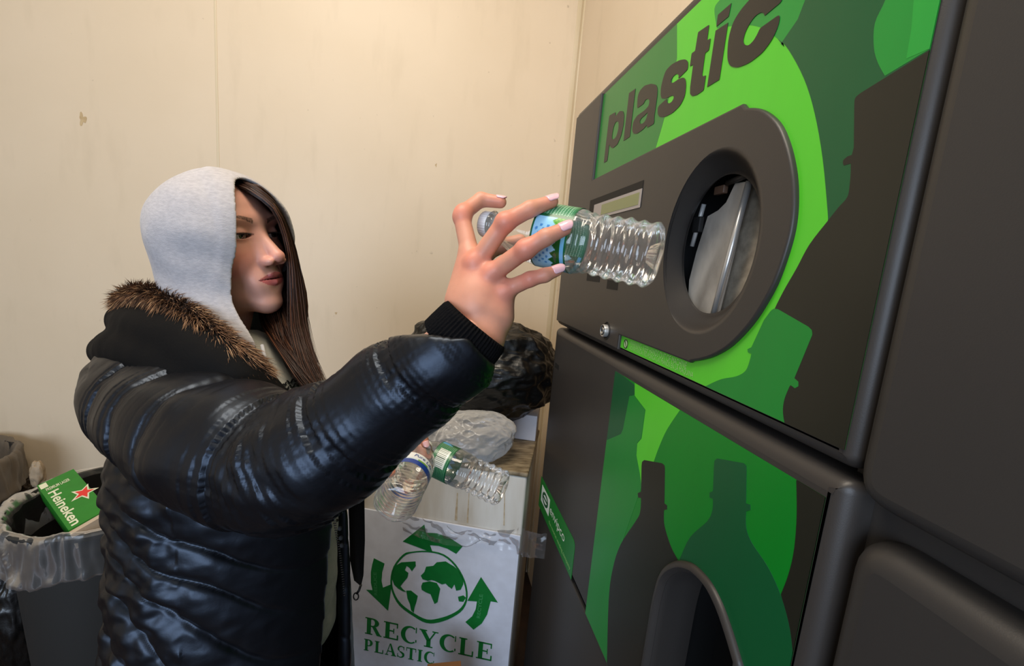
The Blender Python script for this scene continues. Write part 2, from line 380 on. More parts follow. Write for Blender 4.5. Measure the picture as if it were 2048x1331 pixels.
# hole geometry
hx = D+.036
ys = [q(1368, 490, hx)[0], q(1522, 470, hx)[0]]; zs_ = [q(1470, 345, hx)[1], q(1430, 629, hx)[1]]
HC = np.array([(ys[0]+ys[1])/2, (zs_[0]+zs_[1])/2]); HR = np.array([abs(ys[0]-ys[1])/2, abs(zs_[0]-zs_[1])/2])
print('hole', HC, HR)
def ell(c, r, n=64, p=2.0): return [(c[0]+r[0]*math.copysign(abs(math.cos(2*PI*k/n))**(2/p), math.cos(2*PI*k/n)), c[1]+r[1]*math.copysign(abs(math.sin(2*PI*k/n))**(2/p), math.sin(2*PI*k/n))) for k in range(n)]
hs = D-.007
oy = [q(1330, 490, hs)[0], q(1524, 470, hs)[0]]; oz = [q(1440, 296, hs)[1], q(1400, 672, hs)[1]]
OC = np.array([(oy[0]+oy[1])/2, (oz[0]+oz[1])/2]); FR = np.array([abs(oy[0]-oy[1])/2, abs(oz[0]-oz[1])/2]); print('outer', OC, FR)
hole_out = ell(OC, FR); hole_in = ell(HC, HR)
up = thing.__wrapped__ if hasattr(thing, '__wrapped__') else None
U = [(Ynear, ZbU), (Yfar, ZbU), (Yfar, Ztop), (Ynear, Ztop)]
door = slab(round_poly(U, .014), D+.05, D, .016, holes=[ell(OC, FR+.003)]).build('upper_door', M_case, mach, sharp=40)
# graphics panel
gY0, gZ0 = q(1690, 900)[0], q(1690, 899)[1]; gY1 = q(1199, 275)[0]; gZ1 = q(1209, 189)[1]
print('panel', gY0, gY1, gZ0, gZ1)
xg = D-.0008
def decal(pts, m, parent, dz, R, name='bottle_silhouette', sm=None, holes=()):
    P = [q(*p) for p in pts]
    P = clip_rect(ccw(P), *R)
    o = slab(P, D-.0002, D-.0008-.00012*dz, 0, holes=holes).build(name, m, parent, smooth=False); return o
RU = (gY0, gY1, gZ0, gZ1)
def cm(P, n=4): return [tuple(p) for p in catmull(P, n)]
lime_edge = cm([(1435, 57), (1486, 50), (1525, 56), (1557, 78), (1579, 100), (1610, 158), (1631, 226), (1647, 316), (1657, 421), (1657.5, 442)])
blk_left = [(1657.5, 442)]+cm([(1657.5, 442), (1679, 415), (1697, 394), (1702, 368), (1704, 342)])[1:]+[(1704, 327), (1697, 329), (1690, 331), (1688, 326), (1689, 320), (1697, 313), (1706, 310), (1710, 295), (1711, 210)]+cm([(1711, 210), (1713, 196), (1724, 186)])[1:]
decal([(1209, 185), (1188, 360), (1312, 297)]+cm([(1312, 297), (1331, 231), (1345, 165), (1355, 116)])+[(1355, 45), (1300, 90)], G_soft, door, 1, RU, 'green_shape')
decal([(1441, -40), (1441, 0)]+cm([(1441, 0), (1430, 18), (1435, 57)])+cm([(1435, 57), (1486, 50), (1525, 56), (1557, 78), (1568, 88)])+cm([(1568, 84), (1597, 39), (1612, 0), (1618, -40)])[1:], G_mid, door, 1, RU, 'green_shape')
decal([(1612, -60), (1612, 0), (1597, 39), (1563, 88), (1570, 94)]+lime_edge[12:]+blk_left+[(1879, 90), (1930, 40), (1950, -120)], G_teal, door, 2, RU, 'teal_shape')
decal(cm([(1790, -60), (1773, 0), (1752, 47), (1750, 95), (1758, 126), (1772, 152)])+[(1879, 88), (1950, 30), (1950, -120)], G_mid, door, 3, RU, 'green_shape')
decal([(1835, -60), (1825, 60), (1815, 118), (1879, 90), (1960, 30), (1960, -120)], G_bri, door, 4, RU, 'green_shape')
decal(blk_left[::-1]+cm([(1657.5, 442), (1621, 489), (1595, 537), (1568, 584), (1545, 632), (1525, 690)])+[(1500, 800), (1560, 900), (1700, 950), (1800, 600), (1879, 90)], G_blk, door, 4, RU)
decal([(1530, 640), (1544, 621), (1550, 617), (1558, 618), (1619, 653), (1626, 660), (1627, 669), (1591, 756), (1599, 763), (1599, 772), (1592, 776), (1584, 770)]+cm([(1582, 771), (1571, 798), (1568, 825), (1574, 860)])+[(1600, 900), (1400, 800), (1413, 772)]+cm([(1413, 772), (1444, 758), (1475, 752), (1494, 740), (1503, 716)])+[(1505, 707), (1498, 704), (1497, 698), (1505, 694)], G_green, door, 5, RU)
# raised surround with the bottle opening
sl = q(1188, 361)[1]; sb = q(1241.5, 668.5)[1]
arcpx = [(1432.5, 238.6), (1464, 223), (1495, 216), (1526, 219), (1557.5, 244), (1577, 285.5), (1589, 336), (1593, 383), (1591, 434), (1581, 485), (1557.5, 555), (1534, 602), (1503, 649), (1464, 690), (1430, 711), (1404, 719.3), (1382, 722.5), (1378, 722.4)]
arcYZ = [(p[0], min(max(p[1], sb), sl)) for p in catmull([q(*p, D-.004) for p in arcpx[1:-1]], 4)]
yl = q(1242, 690)[0]
yk = q(1497, 217)[0]; arcYZ = [(p[0], sl if (p[0] > yk and p[1] > (sl+sb)/2) else p[1]) for p in arcYZ]
S = [(arcYZ[0][0], sl)]+arcYZ[1:-1]+[(arcYZ[-1][0], sb), (yl, sb), (yl, gZ0-.004), (Yfar-.02, gZ0-.004), (Yfar-.02, Ztop-.02), (gY1+.0005, Ztop-.02), (gY1+.0005, sl)]
# keep the straight edges level
S = [p for p in S]
pn = inset(S, .003); arc_in = [(p[0]+.003*0, p[1]) for p in arcYZ]
slab([(gY1, sl-.003), (gY1, gZ1), (gY0, gZ1), (gY0, gZ0), (yl+.003, gZ0), (yl+.003, sb+.003), (arcYZ[-1][0], sb+.003)]+[(p[0]+.004, p[1]) for p in arcYZ[::-1][1:-1]]+[(arcYZ[0][0], sl-.003)], D-.0001, xg, 0).build('graphic_panel', G_lime, door, smooth=False)
sur = slab(S, D-.0002, D-.007, .003, holes=[hole_out], seg=3)
rings = [(ell(OC, FR+.012), D-.0064)]
for k in range(13):
    t = k/12; a = t*PI/2; r = FR+(HR-FR)*math.sin(a) if False else FR+(HR-FR)*(1-(1-t)**1.0)
    # rounded shoulder into a bowl
    s = t; xx = (D-.007)+.043*(s*s*(3-2*s)); rings.append((ell(OC+(HC-OC)*s, FR+(HR-FR)*s), xx))
rings.append((ell(HC, HR+.002), D+.04)); rings.append((ell(HC, HR+.012), D+.045)); V = []; Fc = []; N = 64
for Q, x in rings: V += [(x, p[0], p[1]) for p in Q]
for i in range(len(rings)-1):
    for k in range(N): Fc.append((i*N+k, i*N+(k+1) % N, (i+1)*N+(k+1) % N, (i+1)*N+k))
sur.add(V, Fc); mesh_fix(sur.build('surround', M_case, door, sharp=35))
# inside of the opening
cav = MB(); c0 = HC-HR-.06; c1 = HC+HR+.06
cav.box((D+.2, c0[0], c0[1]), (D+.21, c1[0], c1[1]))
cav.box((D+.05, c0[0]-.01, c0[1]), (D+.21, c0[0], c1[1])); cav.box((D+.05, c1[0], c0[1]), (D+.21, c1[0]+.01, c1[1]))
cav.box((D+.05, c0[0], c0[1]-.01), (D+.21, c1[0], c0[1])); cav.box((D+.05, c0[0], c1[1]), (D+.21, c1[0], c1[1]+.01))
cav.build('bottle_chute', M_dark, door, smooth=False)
M_plate = mat('worn_steel', (206, 200, 190), rough=.42, metal=.25, mottle=.6, mscale=22, col2=(96, 86, 76), bump=.05, bscale=90, stretch=(1, 1, .5))
M_plate2 = mat('speckled_steel', (214, 200, 178), rough=.5, metal=.1, mottle=.5, mscale=70, col2=(120, 104, 86))
M_steel = mat('bright_steel', (215, 215, 213), rough=.28, metal=.6)
def pl(pts, X0, X1, m, name, r=.0005, parent=None): return slab([q(*p, X0) for p in pts], X1, X0, r, seg=1).build(name, m, parent or door, smooth=False)
pl([(1496, 362), (1470, 366), (1452, 404), (1436, 420), (1415, 432), (1392, 505), (1378, 560), (1372, 660), (1425, 660), (1460, 520)], D+.055, D+.06, M_plate, 'flap')
pl([(1500, 340), (1560, 340), (1560, 660), (1405, 660), (1470, 480)], D+.08, D+.085, M_plate2, 'back_plate')
a, b = PX(1499, 362, D+.053), PX(1424, 640, D+.053); b2 = b+(b-a)*.15
MB().tube([a, b2], .0045, 16).build('steel_bar', M_steel, door)
a, b = PX(1408, 408, D+.05), PX(1384, 492, D+.05); mbx = MB().tube([a, b], .0035, 10); mbx.build('guide_rod', M_steel, door)
c = PX(1396, 449, D+.048); V, Fc = bevel_box(c-[.004, .009, .012], c+[.004, .009, .012], .0015); obj('clip', V, Fc, M_dark, door)
c = PX(1442, 380, D+.05); V, Fc = bevel_box(c-[.004, .011, .006], c+[.004, .011, .006], .0015); obj('bracket', V, Fc, mat('rusty_bracket', (88, 66, 52), rough=.5), door)
a, b = PX(1455, 366, D+.048), PX(1505, 346, D+.048); MB().tube([a, b], .004, 10).build('hinge_rod', M_case, door)
# display window
xs = D-.007
dz = [q(1182, 405, xs), q(1285, 361, xs), q(1280, 414, xs), q(1180, 450, xs)]
yA, yB = q(1181, 402, xs)[0], q(1284, 390, xs)[0]; zA, zB = q(1285, 361, xs)[1], q(1279, 415, xs)[1]
slab([(yB, zB), (yA, zB), (yA, zA), (yB, zA)], D-.0075, D-.0078).build('display_recess', M_dark, door, smooth=False)
M_bez = mat('display_bezel', (158, 150, 146), rough=.4); M_lcd = mat('lcd_screen', (124, 130, 84), rough=.2, spec=.6)
w = yB-yA; hh = zA-zB
slab([(yB, zB), (yA+w*.12, zB), (yA+w*.12, zA-hh*.3), (yB, zA-hh*.3)], D-.0078, D-.0084).build('display_bezel', M_bez, door, smooth=False)
slab([(yB-w*.03, zB+hh*.12), (yA+w*.30, zB+hh*.12), (yA+w*.30, zA-hh*.42), (yB-w*.03, zA-hh*.42)], D-.0084, D-.0088).build('display_screen', M_lcd, door, smooth=False)
for (x0, x1, y0, y1) in ((1174, 1200, 546, 563), (1214, 1236, 562, 577)):
    A = q(x0, (y0+y1)/2, xs)[0]; B = q(x1, (y0+y1)/2, xs)[0]; zc = q((x0+x1)/2, (y0+y1)/2, xs)[1]
    slab([(B, zc-.009), (A, zc-.009), (A, zc+.009), (B, zc+.009)], D-.007, D-.0075).build('slot', M_dark, door, smooth=False)
# key lock
kc = PX(1213, 661, xs); 
def disc(c, r, x0, x1, m, name, parent, n=28, bev=.001): return slab([(c[1]+r*math.cos(2*PI*k/n), c[2]+r*math.sin(2*PI*k/n)) for k in range(n)], x0, x1, bev, seg=2).build(name, m, parent)
disc(kc, .019, D-.007, D-.0074, M_dark, 'lock_recess', door); lk = disc(kc, .0125, D-.0074, D-.016, M_steel, 'key_lock', door)
disc(kc, .009, D-.016, D-.0163, M_case, 'lock_ring', door, bev=.0001); disc(kc, .0068, D-.0163, D-.0172, M_steel, 'lock_barrel', door, bev=.0003); disc(kc, .0022, D-.0172, D-.0176, M_dark, 'keyhole', door, bev=.0001)
# lettering
def letters(s, p0, p1, X, m, parent, name, shear=0, offset=0, box=None, space=1.0, rz=0, thick=.0003):
    """s into the box whose lower-left (as read) is p0=(y,z) and upper-right is p1"""
    V, Fc = text_shape(s, (1, 1), shear, offset, space=space); w = p1[0]-p0[0]; h = p1[1]-p0[1]
    P = [(X, p0[0]+v[0]*w, p0[1]+v[1]*h) for v in V]
    return obj(name, P, Fc, m, parent, smooth=False)
M_ink = mat('black_lettering', (34, 32, 27), rough=.4); M_white = mat('white_lettering', (225, 228, 215), rough=.5)
pb = q(1209, 326)[1]; pbase = q(1248, 281)[1]; ptop = q(1272, 177)[1]; pL = q(1209, 326)[0]; pR = q(1567, 0)[0]
print('plastic', pL, pR, pb, pbase, ptop)
# hand drawn letter outlines measured on the panel (pixels of the print, unprojected on the door plane)
def zz(P): return [(1080+x*.3006, y*.3006) for x, y in P]
L_p = zz([(465, 770), (508, 745), (505, 775), (535, 738), (558, 740), (565, 765), (560, 830), (545, 900), (520, 960), (490, 985), (475, 980), (465, 960), (452, 1070), (428, 1085)])
L_p_h = zz([(492, 850), (505, 815), (520, 805), (528, 815), (526, 860), (512, 910), (492, 930), (482, 918)])
L_l = zz([(597, 620), (640, 590), (602, 910), (560, 938)])
L_a = zz([(655, 640), (668, 605), (700, 570), (745, 557), (778, 565), (788, 590), (785, 640), (765, 780), (765, 822), (718, 850), (716, 832), (690, 862), (650, 890), (625, 888), (617, 860), (625, 810), (650, 770), (700, 735), (728, 705), (735, 670), (725, 655), (705, 665), (695, 690), (650, 722)])
L_a_h = zz([(722, 745), (700, 770), (680, 785), (668, 805), (672, 825), (690, 822), (708, 800), (718, 770)])
L_s = zz([(825, 520), (842, 470), (880, 430), (935, 400), (975, 395), (992, 415), (990, 450), (985, 465), (925, 525), (930, 500), (918, 490), (900, 500), (880, 525), (875, 548), (890, 553), (930, 525), (960, 515), (975, 530), (978, 570), (970, 640), (940, 700), (890, 750), (840, 777), (800, 778), (787, 755), (790, 710), (850, 655), (850, 680), (865, 690), (885, 675), (897, 650), (893, 635), (878, 638), (845, 655), (815, 655), (808, 635), (810, 580)])
L_t = zz([(1058, 215), (1132, 165), (1118, 270), (1142, 255), (1130, 335), (1105, 352), (1085, 500), (1092, 510), (1110, 500), (1095, 600), (1050, 632), (1020, 640), (1004, 625), (1005, 580), (1025, 430), (1003, 443), (1015, 355), (1038, 340)])
L_i = zz([(1175, 205), (1258, 152), (1200, 530), (1118, 580)]); L_dot = zz([(1190, 100), (1280, 22), (1262, 110), (1180, 178)])
L_c = zz([(1262, 250), (1290, 150), (1340, 70), (1400, 0), (1460, -60), (1540, -100), (1600, -90), (1620, -40), (1618, 10), (1500, 108), (1500, 90), (1480, 82), (1440, 105), (1400, 160), (1370, 220), (1358, 275), (1368, 300), (1395, 305), (1430, 270), (1455, 225), (1470, 190), (1607, 93), (1595, 170), (1555, 260), (1490, 350), (1400, 420), (1320, 452), (1272, 440), (1254, 400), (1254, 330)])
mbl = MB()
for P, hs, r in ((L_p, [L_p_h], .004), (L_l, [], 0), (L_a, [L_a_h], .005), (L_s, [], .006), (L_t, [], .002), (L_i, [], 0), (L_dot, [], 0), (L_c, [], .008)):
    o_ = ccw([q(*p) for p in P]); hh_ = [ccw([q(*p) for p in h])[::-1] for h in hs]
    if r: o_ = round_poly(o_, r, 4); hh_ = [round_poly(h, .006, 4) for h in hh_]
    slab(o_, D-.0012, D-.0016, 0, holes=hh_, mb=mbl)
mesh_fix(mbl.build('lettering', M_ink, door, smooth=False))
# warning strip
wl = MB(); z0 = q(1260, 690)[1]; 
A = q(1245, 683); B = q(1262, 690)
ic = q(1252.5, 687.5); rr = .0085
sign = MB()
ring_o = [(ic[0]+rr*math.cos(2*PI*k/32), ic[1]+rr*math.sin(2*PI*k/32)) for k in range(32)]; ring_i = [(ic[0]+.8*rr*math.cos(2*PI*k/32), ic[1]+.8*rr*math.sin(2*PI*k/32)) for k in range(32)]
slab(ring_i, D-.0008, D-.0011).build('warning_disc', mat('pale_green_print', (170, 205, 150), rough=.4), door, smooth=False)
slab(ring_o, D-.0011, D-.0014, holes=[ring_i[::-1]], mb=sign); slab([(ic[0]+.0012-.005, ic[1]-.0065), (ic[0]-.0012-.005+.001, ic[1]-.0055), (ic[0]-.001+.005, ic[1]+.0065), (ic[0]+.0012+.005, ic[1]+.0055)], D-.0011, D-.0014, mb=sign)
sign.build('warning_symbol', M_ink, door, smooth=False)
M_pale = mat('pale_lettering', (150, 205, 120), rough=.5)
t0 = q(1261, 689); t1 = q(1374, 737); zt = q(1265, 680)[1]
letters('WARNING: KEEP HANDS OUT OF MACHINE', (t0[0], q(1372, 737)[1]), (t1[0], q(1374, 724)[1]), D-.0012, M_pale, door, 'warning_text')
letters('ADVERTENCIA: PONGA LAS MANOS EN LA MAQUINA'.replace('ADVERTENCIA: PONGA', 'ADVERTENCIA: NO PONGA'), (t0[0], q(1387, 757)[1]), (q(1388, 750)[0], q(1388, 744)[1]), D-.0012, M_pale, door, 'warning_text')
# ---- lower door
L = [(Ynear, ZbL-.0), (Yfar, ZbL), (Yfar, ZtL), (Ynear, ZtL)]
def z3(P): return [(1060+x*.5193, 640+y*.5193) for x, y in P]
arch_px = z3([(430, 1331), (455, 1180), (470, 1090), (483, 1030), (500, 975), (525, 943), (565, 925), (605, 930), (640, 950), (690, 1005), (735, 1090), (775, 1200), (815, 1331)])
arch = [tuple(p) for p in catmull([q(*p, D-.004) for p in arch_px], 4)]
zb = ZbL+.02; arch = [(arch[0][0]+.012, zb)]+arch+[(arch[-1][0]-.01, zb)]
arch_in = inset(arch, .014)
ld = slab(round_poly(L, .014), D+.05, D, .018, holes=[ccw(arch_in)[::-1]]).build('lower_door', M_case, mach, sharp=40)
lY0 = q(1652, 995)[0]; lZ1 = q(1652, 994)[1]; lY1 = q(1231, 744)[0]; lZ0 = ZbL+.003
RL = (lY0, lY1, lZ0, lZ1); arch_h = ccw(inset(arch, .008))[::-1]
slab([(lY0, lZ0), (lY1, lZ0), (lY1, lZ1), (lY0, lZ1)], D-.0001, xg, 0, holes=[arch_h]).build('graphic_panel', G_low, ld, smooth=False)
decal(z3([(330, 190), (405, 250), (405, 285), (385, 300), (360, 420), (352, 438), (290, 465), (280, 400)]), G_teal, ld, 1, RL, 'teal_shape')
decal(z3([(405, 240), (405, 290), (447, 345), (432, 455), (415, 475), (412, 520), (425, 590), (432, 640), (440, 545), (478, 545)])+z3(cm([(478, 545), (500, 485), (530, 420), (580, 345)]))+z3([(640, 330)]), G_lime, ld, 1, RL, 'lime_shape')
decal(z3([(352, 438), (360, 420), (385, 292), (400, 290), (445, 345), (430, 455), (415, 470), (412, 520), (425, 590), (432, 640), (320, 960), (300, 1331), (100, 1331), (290, 465)]), G_green, ld, 2, RL)
al = z3([(565, 925), (540, 933), (520, 948), (500, 975), (480, 1040), (468, 1100), (445, 1240), (430, 1331)])
decal(z3([(432, 560), (434, 545), (442, 538), (510, 550), (520, 558), (522, 572), (520, 705), (530, 712), (530, 728), (519, 730)])+z3(cm([(518, 735), (520, 790), (545, 870), (572, 922)]))+al+z3([(400, 1500), (298, 1500)])+z3(cm([(298, 1331), (305, 1080), (320, 960), (350, 865), (405, 780), (425, 745), (430, 700)]))+z3([(430, 684), (419, 682), (417, 665), (430, 660)]), G_blk, ld, 3, RL)
ar = z3([(430+385, 1331), (775, 1200), (735, 1090), (690, 1005), (640, 950), (605, 930), (580, 922)])
decal(z3([(712, 560), (714, 540), (724, 532), (826, 550), (836, 560), (837, 575), (835, 705), (852, 710), (852, 730), (835, 735)])+z3(cm([(835, 740), (836, 800), (860, 860), (920, 950), (970, 1060), (1005, 1190), (1020, 1331)]))+z3([(1020, 1500), (860, 1500)])+ar+z3(cm([(580, 918), (620, 835), (685, 775), (705, 735), (708, 700)]))+z3([(708, 687), (695, 682), (695, 663), (708, 658)]), G_teal, ld, 4, RL)
decal(z3(cm([(1029, 600), (1031, 750), (1021, 880), (1000, 975), (970, 1055)]))+z3([(1005, 1190), (1025, 1400), (1200, 1400), (1200, 600)]), G_blk, ld, 3, RL)
rim = MB(); ro = ccw(arch); Q = [(ro, D-.0002), (ro, D-.004), (inset(arch, .003), D-.0075), (inset(arch, .008), D-.008), (inset(arch, .013), D-.003), (inset(arch, .0145), D+.01), (inset(arch, .015), D+.06)]
V = []; Fc = []; N = len(ro)
for P, x in Q: V += [(x, p[0], p[1]) for p in P]
for i in range(len(Q)-1):
    for k in range(N): Fc.append((i*N+k, i*N+(k+1) % N, (i+1)*N+(k+1) % N, (i+1)*N+k))
rim.add(V, Fc); mesh_fix(rim.build('opening_rim', M_case, ld, sharp=50))
aa = np.array(arch); a0 = aa.min(0)-.01; a1 = aa.max(0)+.01; cv = MB()
cv.box((D+.14, a0[0], a0[1]), (D+.15, a1[0], a1[1])); cv.box((D+.05, a0[0]-.005, a0[1]), (D+.15, a0[0], a1[1])); cv.box((D+.05, a1[0], a0[1]), (D+.15, a1[0]+.005, a1[1])); cv.box((D+.05, a0[0], a1[1]), (D+.15, a1[0], a1[1]+.005)); cv.box((D+.05, a0[0], a0[1]-.005), (D+.15, a1[0], a0[1]))
cv.build('opening_cavity', M_dark, ld, smooth=False)
# small square socket and maker's label
A = q(1114, 732); slab([(A[0]-.018, A[1]-.007), (A[0]+.018, A[1]-.007), (A[0]+.018, A[1]+.007), (A[0]-.018, A[1]+.007)], D, D-.0005).build('socket', M_dark, ld, smooth=False)
lz1 = q(1085, 955)[1]; lz0 = ZbL+.004; ly1 = q(1080, 985)[0]; ly0 = q(1147, 1120)[0]
lab = slab(round_poly([(ly0, lz0), (ly1, lz0), (ly1, lz1), (ly0, lz1)], [.0, 0, 0, .02]), D-.0001, D-.0009).build('maker_label', G('label_green', (6, 118, 36)), ld, smooth=False)
hL = lz1-lz0; wd = ly1-ly0; wy = ly1-wd*.06
slab([(wy-.085, lz0+hL*.30), (wy, lz0+hL*.30), (wy, lz0+hL*.82), (wy-.085, lz0+hL*.82)], D-.0009, D-.0012).build('label_logo_tile', M_white, ld, smooth=False)
lc = (wy-.0425, lz0+hL*.56); lg = MB(); ro_ = [(lc[0]+.03*math.cos(2*PI*k/28), lc[1]+hL*.2*math.sin(2*PI*k/28)) for k in range(28)]; ri_ = [(lc[0]+.02*math.cos(2*PI*k/28), lc[1]+hL*.12*math.sin(2*PI*k/28)) for k in range(28)]
slab(ro_, D-.0012, D-.0015, holes=[ri_[::-1]], mb=lg); slab([(lc[0]-.022, lc[1]-.003), (lc[0]+.022, lc[1]-.003), (lc[0]+.022, lc[1]+.003), (lc[0]-.022, lc[1]+.003)], D-.0012, D-.0015, mb=lg)
lg.build('label_logo', G_teal, ld, smooth=False)
letters('envipco', (wy-.095, lz0+hL*.40), (ly0+wd*.22, lz0+hL*.72), D-.0012, M_white, ld, 'label_text')
letters('the reverse vending company', (wy-.095, lz0+hL*.12), (ly0+.012, lz0+hL*.26), D-.0012, M_pale, ld, 'label_text')
# plinth below the lower door
V, Fc = bevel_box((D+.004, Ynear+.004, .0), (D+.03, Yfar-.004, ZbL-.008), .004); obj('plinth', V, Fc, M_case, mach)
# ---- the second unit at the right edge
m2 = thing('recycling_machine', 'plain charcoal recycling machine doors at the right edge of the photo', 'recycling machine', (D+.1, -.1, 0))
zu = q(1763, 1023)[1]; zl = q(1736, 1056, D+.015)[1]
yn = Ynear-.003
slab(round_poly([(-.42, zu), (yn, zu), (yn, Ztop), (-.42, Ztop)], .03, 6), D+.05, D-.004, .014).build('upper_door', M_case2, m2, sharp=40)
slab(round_poly([(-.42, .35), (yn-.004, .35), (yn-.004, zl), (-.42, zl)], .035, 6), D+.05, D, .022).build('lower_door', M_case2, m2, sharp=40)
MB().box((D+.03, -.24, 0), (XS-.002, Ynear, Ztop-.02)).build('cabinet', M_case2, m2, smooth=False)
V, Fc = bevel_box((D+.004, -.4, 0), (D+.03, Ynear-.004, .345), .004); obj('plinth', V, Fc, M_case2, m2)
# ------------------------------------------------------------------ the woman: everything below is laid out in camera axes (x right, y down, z away) and turned into the world at the end
def c3(px, py, z): return np.array([(px-CX)/F*z, (py-CY)/F*z, z])
def toW(V): return V@M3.T+np.array([0, 0, H])
O = np.array([-.4540, -.1416, .6455]); Ha = np.array([-.121, .238, -.964]); Hf = np.array([.987, -.077, -.143]); Hu = np.array([-.109, -.968, -.226])
th_ = math.radians(7); Ha, Hf = Ha*math.cos(th_)+Hf*math.sin(th_)*-1, Hf*math.cos(th_)+Ha*math.sin(th_)
O = O+np.array([.006, 0, 0])
Ha /= np.linalg.norm(Ha); Hf -= Ha*(Hf@Ha); Hf /= np.linalg.norm(Hf); Hu = np.cross(Ha, Hf); RH = np.array([Ha, Hf, Hu])   # rows: local axes
def hl(P): return (P-O)@RH.T
def h2c(P): return np.asarray(P)@RH+O
EYE = [np.array([s*.0295, .0665, .001]) for s in (1, -1)]; ER = .0125
def head_sdf(L):
    a = np.abs(L[:, 0]); A = np.stack([a, L[:, 1], L[:, 2]], 1)
    d = s_ell(A, (0, .000, .014), (.065, .078, .074))
    d = smin(d, s_ell(A, (0, .018, -.030), (.060, .064, .082)), .02)
    d = smin(d, s_ell(A, (0, .028, .026), (.054, .053, .050)), .02)
    d = smin(d, s_cap(A, (.046, .005, -.070), (.0, .062, -.100), .014, .015), .022)
    d = smin(d, s_ell(A, (0, .068, -.100), (.019, .0165, .0145)), .014)          # chin
    d = smin(d, s_ell(A, (.038, .048, -.030), (.022, .024, .024)), .025)            # cheek
    d = smin(d, s_ell(A, (.026, .072, .0215), (.026, .010, .0075)), .012)          # brow ridge
    d = smin(d, s_ell(A, (0, .076, .018), (.010, .008, .012)), .012)
    d = smax(d, -s_ell(A, (.0290, .0925, .001), (.0185, .0135, .0115)), .010)      # socket
    d = smin(d, s_ell(A, (0, .0735, -.068), (.028, .0155, .024)), .012)              # muzzle
    d = smin(d, s_cap(A, (0, .0755, .006), (0, .1020, -.033), .0070, .0084), .009)
    d = smin(d, s_cap(A, (.006, .074, .004), (.0095, .086, -.038), .0060, .0075), .008)  # nose bridge
    d = smin(d, s_ell(A, (0, .1035, -.0355), (.0088, .0078, .0076)), .005)
    d = smin(d, s_ell(A, (.0115, .0945, -.0405), (.0062, .0095, .0062)), .004)      # wings
    d = smax(d, -s_ell(A, (.0062, .1015, -.0455), (.0028, .0050, .0030)), .002)     # nostrils
    d = smin(d, s_cap(A, (0, .0888, -.0605), (.019, .0785, -.0655), .0046, .0020), .003)  # upper lip
    d = smin(d, s_ell(A, (.0045, .0898, -.0598), (.006, .0035, .0036)), .002)
    d = smin(d, s_cap(A, (0, .0870, -.0715), (.017, .0785, -.0668), .0050, .0020), .003)  # lower lip
    d = smax(d, -s_ell(A, (0, .094, -.0660), (.0235, .013, .00075)), .0012)
    d = smax(d, -s_ell(A, (0, .096, -.0800), (.014, .008, .004)), .006)
    # eyelids over the eyeball, almond gap
    ec = (.0295, .0665, .001); ball = np.linalg.norm(A-np.array(ec), axis=1)
    lid = ball-(ER+.0016)
    x = (a-.0295)/.0145; up_ = .0022*np.sqrt(np.clip(1-x*x, 0, 1))-.0012; lo_ = -.0042*np.sqrt(np.clip(1-x*x, 0, 1))-.0012
    gap = np.maximum(np.maximum(L[:, 2]-up_, lo_-L[:, 2]), (np.abs(x)-1)*.0145)
    gap = np.where(L[:, 1] > .066, gap, .02)
    lid = smax(lid, -gap, .0006)
    d = smin(d, lid, .0035)
    d = smax(d, -(ball-ER+.0004), .0003)
    d = smax(d, -np.where((L[:, 1] > .066), np.maximum(gap, -(L[:, 1]-.0665)), .02), .0006)
    return d
def neck_sdf(P, L):
    n0 = h2c([0, -.015, -.06]); n1 = c3(412, 745, .68)
    return s_cap(P, n0, n1, .053, .048)
def body_fn(P):
    L = hl(P); return smin(head_sdf(L), neck_sdf(P, L), .015)
def axis_box(c, r): return (np.array(c)-r, np.array(c)+r)
V1, F1 = nets(body_fn, (-.58, -.30, .52), (-.32, .09, .76), .0012)
V1 = smooth_mesh(V1, F1, 1, .4)
# rest of the body, coarse: shoulders, chest, hips, arms
UC = UPc
TC = np.array([-.45, .276, .70])
def core(P):
    d = s_cap(P, TC+UC*.10, TC-UC*.32, .092, .10)
    d = smin(d, s_cap(P, c3(415, 815, .62), c3(430, 810, .79), .042, .042), .03)
    d = smin(d, s_cap(P, c3(418, 700, .675), TC+UC*.15, .05, .08), .03)
    for A in (ARM_R, ARM_L):
        for i in range(len(A)-1): d = smin(d, s_cap(P, A[i][0], A[i+1][0], A[i][1]*.55, A[i+1][1]*.55), .02)
    return d
def chain(L): return [(c3(*p[:3]), p[3]) for p in L]
ARM_R = chain([(300, 800, .60, .070), (365, 842, .560, .077), (450, 885, .51, .079), (560, 928, .478, .073), (650, 895, .458, .066), (760, 815, .444, .056), (850, 742, .43, .050), (915, 690, .422, .045), (938, 671, .421, .041)])
ARM_L = chain([(440, 790, .82, .07), (540, 930, .90, .075), (600, 985, .90, .07), (690, 930, .84, .055), (745, 908, .80, .045)])
def dense(A, n=8):
    Q = catmull([np.append(p, r) for p, r in A], n); return np.array(Q)
